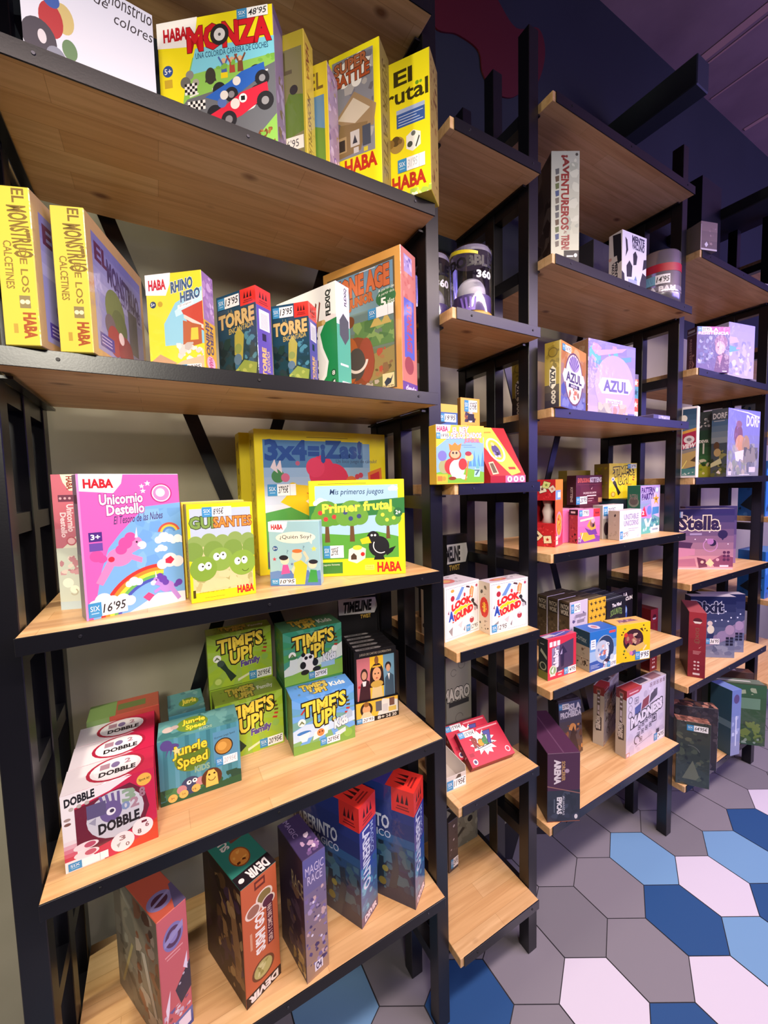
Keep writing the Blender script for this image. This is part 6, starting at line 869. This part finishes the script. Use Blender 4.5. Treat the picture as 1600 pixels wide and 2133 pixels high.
o = carton(e, w_, d_, h_, {'*': '#24202a', 'T': '#2c2832', 'L': '#1c1a22'}, {
    'F': [g(.05, .03, .95, .97, '#5c4434', '#4c5478', 8), n(.06, .05, .94, .55, ['#7c5434', '#c88c4c', '#5c3c2c', '#e8b068', '#3c2c2c', '#946444'], 40, .08, 5), c(.58, .5, .13, '#e0a05c'), p([(.3, .06), (.5, .4), (.62, .52), (.7, .3), (.8, .06)], '#3c2c2c'), t(.46, .80, .92, .91, 'ISLA', '#d8d8e4', .05, rise=.02), t(.12, .68, .94, .78, 'PROHIBIDA', '#d8d8e4', .05, rise=.02)],
    'T': [n(.1, .2, .9, .9, ['#4c4854', '#3c3844'], 8, .08, 4)]}, name='tin', bev=.008)
o.location = (0, d_/2, 0)
s = sticker(e, w_, d_, h_, 'F', .06, .84, .46, .94, "20'95"); s.location = (0, d_/2, 0)
def mad():
    ico = lambda u, v, s, cc: [r(u-s, v-s, u+s, v+s, cc), r(u-s*.7, v-s*.7, u+s*.7, v+s*.7, '#d8d0e0'), c(u, v, s*.5, cc)]
    return {'F': [r(0, 0, 1, 1, '#d8d2e4'), n(.02, .02, .98, .98, ['#ccc6da', '#e2dcec', '#d0c8dc'], 26, .08, 4), p([(0, 1), (.36, 1), (.36, .95), (.3, .91), (0, .90)], '#b83c44'), r(.06, .935, .28, .955, '#e8b8bc'), [ico(.60+.085*i, .94, .03, '#8c7484') for i in range(5)], c(.09, .84, .05, '#5c5468'), c(.09, .84, .038, '#d8d2e4'), c(.09, .72, .05, '#a8a0b4'), c(.09, .72, .038, '#dcd6e8'), c(.09, .62, .05, '#5c5468'), c(.09, .62, .038, '#d8d2e4'), ico(.24, .80, .05, '#8c8498'), c(.46, .84, .05, '#c0b8cc'), ico(.72, .80, .05, '#8c8498'),
                  p([(.20, .58), (.34, .58), (.36, .74), (.2, .70)], '#4c5c9c'), p([(.36, .62), (.54, .66), (.56, .80), (.40, .76)], '#8c3c44'), p([(.56, .66), (.76, .74), (.76, .86), (.60, .80)], '#4c4854'), t(.12, .42, .90, .56, 'MADNESS', '#ece8f2', .06, rise=.10, ol='#3a3540', ow=.15), [ico(.32+.09*i, .37+.03*i, .035, '#4c4658') for i in range(4)], [ico(.30+.1*i, .27+.02*i, .035, '#4c4658') for i in range(4)], ico(.70, .40, .06, '#4c4658'), ico(.36, .18, .035, '#4c4658'), ('a', .26, .2, .05, .07, 0, 270, '#4c4658'), r(.74, .10, .94, .22, '#c8c2d4'), r(.76, .12, .84, .2, '#4c4658'), p([(.24, .10), (.66, .16), (.66, .168), (.24, .108)], '#8c8498'), r(0, 0, .09, .07, '#c89488'), r(.02, .015, .075, .055, '#e0dae8')],
            'L': [r(0, 0, 1, 1, '#c4bcb4'), r(0, .86, 1, 1, '#8c3434'), r(.3, .89, .7, .96, '#b86c64'), [ico(.5, .80-.07*i, .14, '#6c5c58') for i in range(4)], p([(.2, .3), (.4, .54), (.8, .48), (.8, .26), (.3, .24)], '#34303a'), t(.28, .28, .66, .50, 'MADNESS', '#dcd8d8', .06, rot=-1)],
            'T': [r(0, 0, 1, 1, '#c4bcc8'), r(0, 0, .34, .9, '#a83c40'), r(.36, .2, .58, .9, '#4c4858'), r(.64, .1, .9, .9, '#8c6c74')]}
MC_ = {'*': '#d4cede', 'L': '#c0b8b0', 'T': '#c4bcc8'}
game('mad2', 'white puzzle dice game box with red corner, standing at the back left of its twin', MC_, mad(), wrap=True, group='white game boxes with red corners')
game('mad', 'white puzzle dice game box with red corner, in front of its twin', MC_, mad(), [('F', .70, .03, .97, .14, "24'95", 1)], wrap=True, group='white game boxes with red corners')

# ================================================================== bay with the purple boxes
game('glass', 'clear plastic display box with a small white token, on the top board at the right', {'*': '#8a7a74', 'T': '#a8946c'}, {'F': [g(0, 0, 1, 1, '#6c5c5c', '#8c7870', 3), r(0, 0, 1, .06, '#d8d0d4'), p([(.24, .2), (.36, .3), (.46, .2), (.34, .1)], '#e8e4ec'), r(0, 0, .05, .9, '#b0a0a0'), n(.5, .2, .95, .8, ['#84706c', '#a48c88'], 8, .08, 3)], 'L': [r(.2, 0, .3, 1, '#94847c')]}, wrap=True)
game('tall41', 'tall black case standing at the back of the top board at the right', '#17171d', {})
D['boot'] = (2.66, .03, Z(1.1), -10, .1, .06, .035)
game('boot', 'flat clear box with painted pale glints at the right edge of the top board', {'*': '#a89c94'}, {'F': [n(0, 0, 1, 1, ['#c8c0b8', '#8c8480'], 8, .1, 3)]})  # pale speckles paint the glints of a clear item into its colour
def resis(): return {'F': [g(0, 0, 1, 1, '#5c4c7c', '#4c4878', 6), p([(0, .84), (1, .84), (1, 1), (.3, 1)], '#b84890'), n(.04, .2, .52, .8, ['#7c84b0', '#9ca4cc', '#5c6494', '#c8ccdc', '#3c3c64'], 34, .06, 4), c(.74, .66, .2, '#8c5c74', .16), c(.72, .54, .15, '#d89c9c', .15), p([(.54, 0), (1, 0), (1, .36), (.82, .44), (.62, .36)], '#5c2c44'), p([(.64, .36), (.72, .16), (.80, .38)], '#b87c8c'), c(.66, .56, .02, '#3c1c2c'), t(.42, .90, .64, .97, 'LA', '#f0dcec', .05), t(.05, .83, .96, .89, 'RESISTENCIA', '#f0dcec', .05), r(.8, .02, .94, .04, '#e0d8ec')],
              'L': [r(0, 0, 1, 1, '#4c2434'), r(.1, .9, .8, .95, '#b0a8b8'), t(.56, .1, .78, .4, 'LA', '#b0848c', .03, rot=-1), t(.3, .06, .5, .76, 'RESISTENCIA', '#b0848c', .03, rot=-1), r(0, .84, 1, .87, '#7c7490')]}
game('resis', 'purple game box with a pink capital title and a person in a cap', {'*': '#4c3c6c', 'L': '#4c2434', 'T': '#8c74a0'}, resis(), [('F', .02, .89, .4, .99, "20'95", 1)], wrap=True)
game('lav', 'pale lavender game box right of the purple one', {'*': '#a8a4d8', 'T': '#b8b4e0', 'L': '#c8c0e8'}, {'F': [g(0, 0, 1, 1, '#a8a098', '#9c98e0', 7), n(.02, .05, .98, .7, ['#b8b4d0', '#8c88b8', '#d0ccd8', '#a09ca8', '#7c7c9c'], 44, .08, 4), p([(0, .44), (.34, .50), (.5, .54), (.3, .56), (0, .58)], '#4ca4d0'), p([(.3, .52), (.46, .53), (.44, .56), (.3, .55)], '#e890b0'), p([(0, .6), (.4, .66), (.3, .74), (0, .74)], '#c8b0e0')]}, wrap=True)
game('view', 'narrow white framed poster style game box at the left board end', {'*': '#ece8f0'}, {'F': [r(.07, .03, .93, .97, '#3c5c7c'), g(.07, .66, .93, .97, '#4c6c8c', '#2c4c6c', 4), c(.14, .84, .22, '#ece8e0', .05), p([(.07, .66), (.93, .70), (.93, .64), (.07, .62)], '#d8a04c'), p([(.07, .40), (.93, .44), (.93, .66), (.07, .62)], '#a8284c'), c(.5, .54, .34, '#dcd4d8', .055), c(.5, .54, .16, '#8c7c84', .025), t(.1, .41, .88, .47, 'VIEW', '#f4ecf0', .05, rise=.02, sh=.2), p([(.07, .34), (.93, .38), (.93, .42), (.07, .39)], '#8c8480'), p([(.07, .12), (.93, .16), (.93, .38), (.07, .34)], '#b89c64'), p([(.6, .24), (.93, .30), (.93, .22)], '#4c3c2c'), p([(.1, .12), (.4, .24), (.38, .25), (.08, .14)], '#f0e07c'), r(.07, .03, .93, .13, '#4c8484'), n(.1, .04, .9, .08, ['#c8d8d4'], 5, .08, 3)]})
game('greens', 'dark green game box seen edge on between the poster style and village boxes', {'*': '#2c4c34', 'L': '#34583c', 'T': '#3c4440'}, {'L': [r(0, .72, 1, 1, '#3c4648'), g(0, .2, 1, .72, '#3c7448', '#2c4c3c', 4), r(0, 0, 1, .2, '#a8b83c'), n(0, .16, 1, .28, ['#d8dcc4', '#4c7c44', '#2c4c2c'], 10, .16, 3), n(.06, .76, .9, .9, ['#c8ccd0', '#8c9498', '#e0e0e0'], 14, .1, 4), t(.14, .53, .80, .57, 'DEVIR', '#e8ece8', .05), r(.4, .36, .52, .52, '#dce4dc'), c(.3, .12, .12, '#7c9c34'), c(.5, .06, .1, '#e0e4b0')]})
def dorf(): return {'F': [g(0, 0, 1, 1, '#8c8c94', '#7c80d8', 8), n(.02, .02, .98, .5, ['#7c8088', '#9c9ca0', '#8c9484', '#6c7078', '#b0a898'], 44, .08, 4), c(.32, .62, .13, '#7c5468', .16), c(.33, .78, .09, '#8c6478', .05), c(.38, .5, .14, '#c89468', .12), c(.56, .46, .12, '#a88c6c', .16), p([(.22, .36), (.5, .40), (.48, .24), (.38, .26), (.34, .22), (.26, .24)], '#e4dcf4'), n(.5, .2, .95, .44, ['#6c6c68', '#8c8880', '#5c5c58'], 16, .10, 5), r(.68, .06, .88, .14, '#d8d0ec'), r(.04, .02, .14, .08, '#d8d0ec'), r(.38, .02, .7, .03, '#e0dcec'), p([(.04, .99), (.6, .95), (.96, .90), (.96, .92), (.6, .97)], '#e8e4f8'), t(.56, .76, .97, .92, 'DORF', '#ece8f8', .03)],
                    'L': [r(0, .84, 1, 1, '#4c5460'), g(0, .5, 1, .84, '#8c98a0', '#4c6c90', 4), n(0, 0, 1, .4, ['#3c4c30', '#5c6438', '#2c3828', '#8c8c54'], 24, .16, 4), c(.34, .46, .18, '#5c4430', .06), c(.4, .36, .22, '#b8a070', .06), p([(0, .14), (.7, .2), (.6, .28), (0, .2)], '#c8cca4'), t(.08, .86, .92, .94, 'DORF', '#d8d8dc', .03), r(.14, .82, .8, .83, '#b8bcc4'), p([(.36, .06), (.5, .1), (.64, .06), (.6, .04)], '#e8e8ec')]}
game('dorf', 'village game box with a figure in a white skirt on its blue and grey cover', {'*': '#6c7098', 'L': '#44505c', 'T': '#8c90c0'}, dorf(), wrap=True)
def stella(): return {'F': [g(0, 0, 1, 1, '#e0a0a8', '#2c2860', 9), r(0, .92, 1, 1, '#2c2460'), t(.0, .66, .73, .88, 'Stella', '#2c1c48', .04, ol='#f0e0c8', ow=.09), r(.2, .57, .42, .60, '#a898c0'), c(.80, .58, .09, '#2c2050', .07), p([(.74, .56), (.86, .56), (.80, .48)], '#2c2050'), ('a', .58, .40, .12, .135, 0, 360, '#c890c8'), c(.62, .44, .07, '#2c1c44', .055), c(.58, .46, .06, '#b078b8', .05), [c(u, v, .012, '#f4e8f4') for u, v in ((.56, .62), (.5, .5), (.9, .42), (.7, .7), (.3, .5))], p([(0, .46), (.26, .44), (.22, .36), (.3, .26), (.1, .34), (0, .36)], '#4c2c54'), p([(0, .2), (.3, .24), (.3, .34), (0, .36)], '#c888a8'), p([(0, .16), (.3, .18), (.34, .04), (0, .04)], '#b0708c'), p([(.34, .2), (.5, .16), (.54, .04), (.38, .02)], '#6c3450'), p([(.6, .14), (.8, .24), (1, .2), (1, .04), (.66, .04)], '#8c4c6c'), p([(.5, .1), (.58, .18), (.66, .1), (.6, .04)], '#f4d8a8'), c(.44, .12, .03, '#f0c0b0'), c(.72, .16, .03, '#e0a8b8'), [c(.84+.07*i, .16+.06*j, .03, '#5c2c54', .025) for i in range(2) for j in range(3)], r(.76, .04, .92, .07, '#e8dcec'), r(0, 0, 1, .012, '#f0d8e0')]}
game('stella2', 'second purple night sky game box, standing just behind the one with a cream outlined title', {'*': '#6c5478', 'T': '#8c80a0', 'R': '#c8c0cc'}, {'F': [g(0, 0, 1, 1, '#8c6c94', '#3c3464', 4)]})
game('stella', 'purple night sky game box with a cream outlined title in curly letters', {'*': '#4c3c6c', 'T': '#c8bcd0', 'R': '#c0b4c8'}, stella(), [('F', .0, .86, .06, .96, None, 1)], wrap=True)
def dix(full): return {'F': [g(0, 0, 1, 1, '#7c84a0', '#1c2450', 8), p([(0, .2), (.4, .3), (.7, .42), (1, .56), (1, .34), (.5, .2), (0, .1)], '#8c7c9c'), c(.72, .36, .12, '#9484a8', .08), c(.88, .46, .1, '#a890b0', .08), [c(u, v, .018, '#dce4f8') for u, v in ((.62, .72), (.78, .76), (.9, .66), (.7, .62), (.84, .6), (.56, .6))], t(.02, .74, .72, .92, 'Dixit', '#1c2040', .04, ol='#b8bcd0', ow=.08), c(.44, .56, .06, '#d8c8c0', .04), c(.46, .46, .08, '#e0dcc8', .07), p([(.38, .38), (.54, .40), (.5, .24), (.36, .24)], '#2c3460'), n(.1, .04, .95, .2, ['#6c7494', '#8c94ac', '#5c6484'], 14, .08, 4), [r(.80+.09*i, .20+.05*j, .87+.09*i, .24+.05*j, '#24243c') for i in range(2) for j in range(3)]]}
game('dixit2', 'dark blue starry game box, right and behind its twin', {'*': '#343c68', 'T': '#a8a4b0', 'R': '#b8b4c0'}, dix(0), group='dark blue starry game boxes')
game('dixit', 'dark blue starry game box with a price label, half behind the red box', {'*': '#343c68', 'T': '#b8b4c0', 'R': '#b8b4c0'}, dix(1), [('F', .34, .22, .66, .31, "36'95", 1)], group='dark blue starry game boxes')
def dr(): return {'F': [g(0, 0, 1, 1, '#842434', '#a83440', 5), c(.5, .87, .26, '#5c2430', .045), p([(.24, .86), (.76, .86), (.66, .83), (.34, .83)], '#f0e8e4'), t(.40, .52, .60, .76, 'DIXIT', '#8c5c4c', .01, rot=-1), ('a', .5, .56, .14, .17, 90, 400, '#8c5c4c'), [r(.28, .40-.02*i, .74-.06*i, .408-.02*i, '#d89ca0') for i in range(3)], [c(.40+.2*i, .24-.055*j, .07, '#e4ccd0', .014) for i in range(2) for j in range(3)], r(.3, .04, .7, .07, '#e0d4e0'), p([(.6, .46), (.76, .49), (.62, .45)], '#d8a0a0')]}
game('reddix2', 'dark red game box half hidden behind the post, left of the big red one', {'*': '#6c1c24', 'F': '#8c2c30'}, dr(), group='tall red game boxes')
game('dixred', 'tall red game box with a white smile emblem, in front of the starry boxes', {'*': '#6c1c28', 'F': '#982c38', 'L': '#4c1820', 'T': '#a04c54'}, dr(), group='tall red game boxes')
def zomb(seed, cc): return {'F': [n(0, 0, 1, 1, cc, 54, .10, seed), p([(.2, .1), (.5, .4), (.7, .16), (.6, .1)], mixhex(cc[0], '#c8c8a0', .4)), ('a', .4, .5, .3, .32, 20, 100, mixhex(cc[0], '#ffffff', .3))], 'R': [n(.1, .05, .9, .95, ['#9c94a4', '#b8b0bc', '#7c7484'], 24, .2, seed), t(.3, .1, .7, .7, 'ZOMBIE', '#d8d0dc', .03, rot=-1)], 'T': [n(0, 0, 1, 1, ['#8c5c50', '#6c443c', '#a87868', '#4c3430'], 16, .12, seed)]}
game('sleeve', 'dark green shrink wrapped game box nearest the floor, jutting over the lowest board', {'*': '#343c34', 'R': '#8c8494', 'T': '#7c5448'}, zomb(3, ['#2c342c', '#3c463a', '#4c5644', '#222824', '#5c5f4a']), [('F', .30, .86, .92, .95, "64'95€", 1)], wrap=True, group='shrink wrapped boxes on the lowest board')
game('sleeve2', 'dark shrink wrapped game box behind the dark green one on the lowest board', {'*': '#2c2830', 'R': '#94889a', 'T': '#24202a'}, zomb(7, ['#302830', '#403840', '#28222a', '#504850', '#3c3034']), wrap=True, group='shrink wrapped boxes on the lowest board')
game('blue', 'slim blue game box with violet emblem on the lowest board', {'*': '#3c5878', 'F': '#7c90c0', 'L': '#34586c', 'T': '#6c84c0'}, {'F': [g(0, 0, 1, 1, '#98a0c0', '#6c84c0', 5), c(.5, .86, .3, '#5c4c7c', .07), n(.1, .3, .9, .6, ['#c8d4ec', '#a8b8dc'], 10, .2, 4), r(.46, .14, .58, .6, '#dce4f4')], 'L': [r(0, .42, 1, .52, '#6c8c9c')]})
game('green', 'dark green game box with pale pictures, cut by the right edge of the photo', {'*': '#2c4a2c', 'T': '#6c7c6c'}, {'F': [g(0, 0, 1, 1, '#2c4c24', '#34603c', 5), n(.3, .05, .98, .4, ['#4c6c2c', '#6c8434', '#2c4424'], 20, .08, 4), r(.55, .6, .9, .78, '#6c9478'), n(.5, .84, .95, .95, ['#a8b894'], 4, .05, 5), n(.6, .02, .95, .12, ['#8ca08c'], 4, .04, 6)], 'T': [r(0, 0, 1, .2, '#3c4c3c'), r(.1, .5, .8, .7, '#c8ccc4')]}, wrap=True)
D['brown'] = (2.50, .175, Z(-1.656), -45, .23, .05, .32)
game('brown', 'brown game box with a white capital title behind the dark green one', {'*': '#4c342c', 'T': '#5c3c34'}, {'F': [r(0, 0, 1, 1, '#4c342c')], 'T': [r(.1, .3, .7, .7, '#d8d0c8')]}, wrap=True)

# ================================================================== bay cut off by the right edge: blue sea printed boxes
for i, (zl, hh_, dy, lab_) in enumerate(((-.279, .30, .05, 'blue box with dark fish print at the right edge, on the middle board'), (-.829, .26, .04, 'blue box with dark fish print at the right edge, on the fourth board'), (.2715, .25, .05, 'grey blue box at the right edge, on the second board from the top'))):
    D['sea%d' % i] = (X(3.47), dy, Z(zl), 0, .24, .12, hh_)
    cc = '#2c6cc0' if i < 2 else '#6c7480'
    game('sea%d' % i, lab_, {'*': cc, 'T': '#4c7cb8'}, {f: [n(0, 0, 1, 1, ['#1c3c64', '#2458a0', '#4c8cd8', '#1c2c44'], 24, .08, i+3), p([(.1, .2), (.5, .4), (.9, .2), (.5, .1)], '#24303c')] for f in 'FL'}, group='blue boxes with fish print' if i < 2 else None)
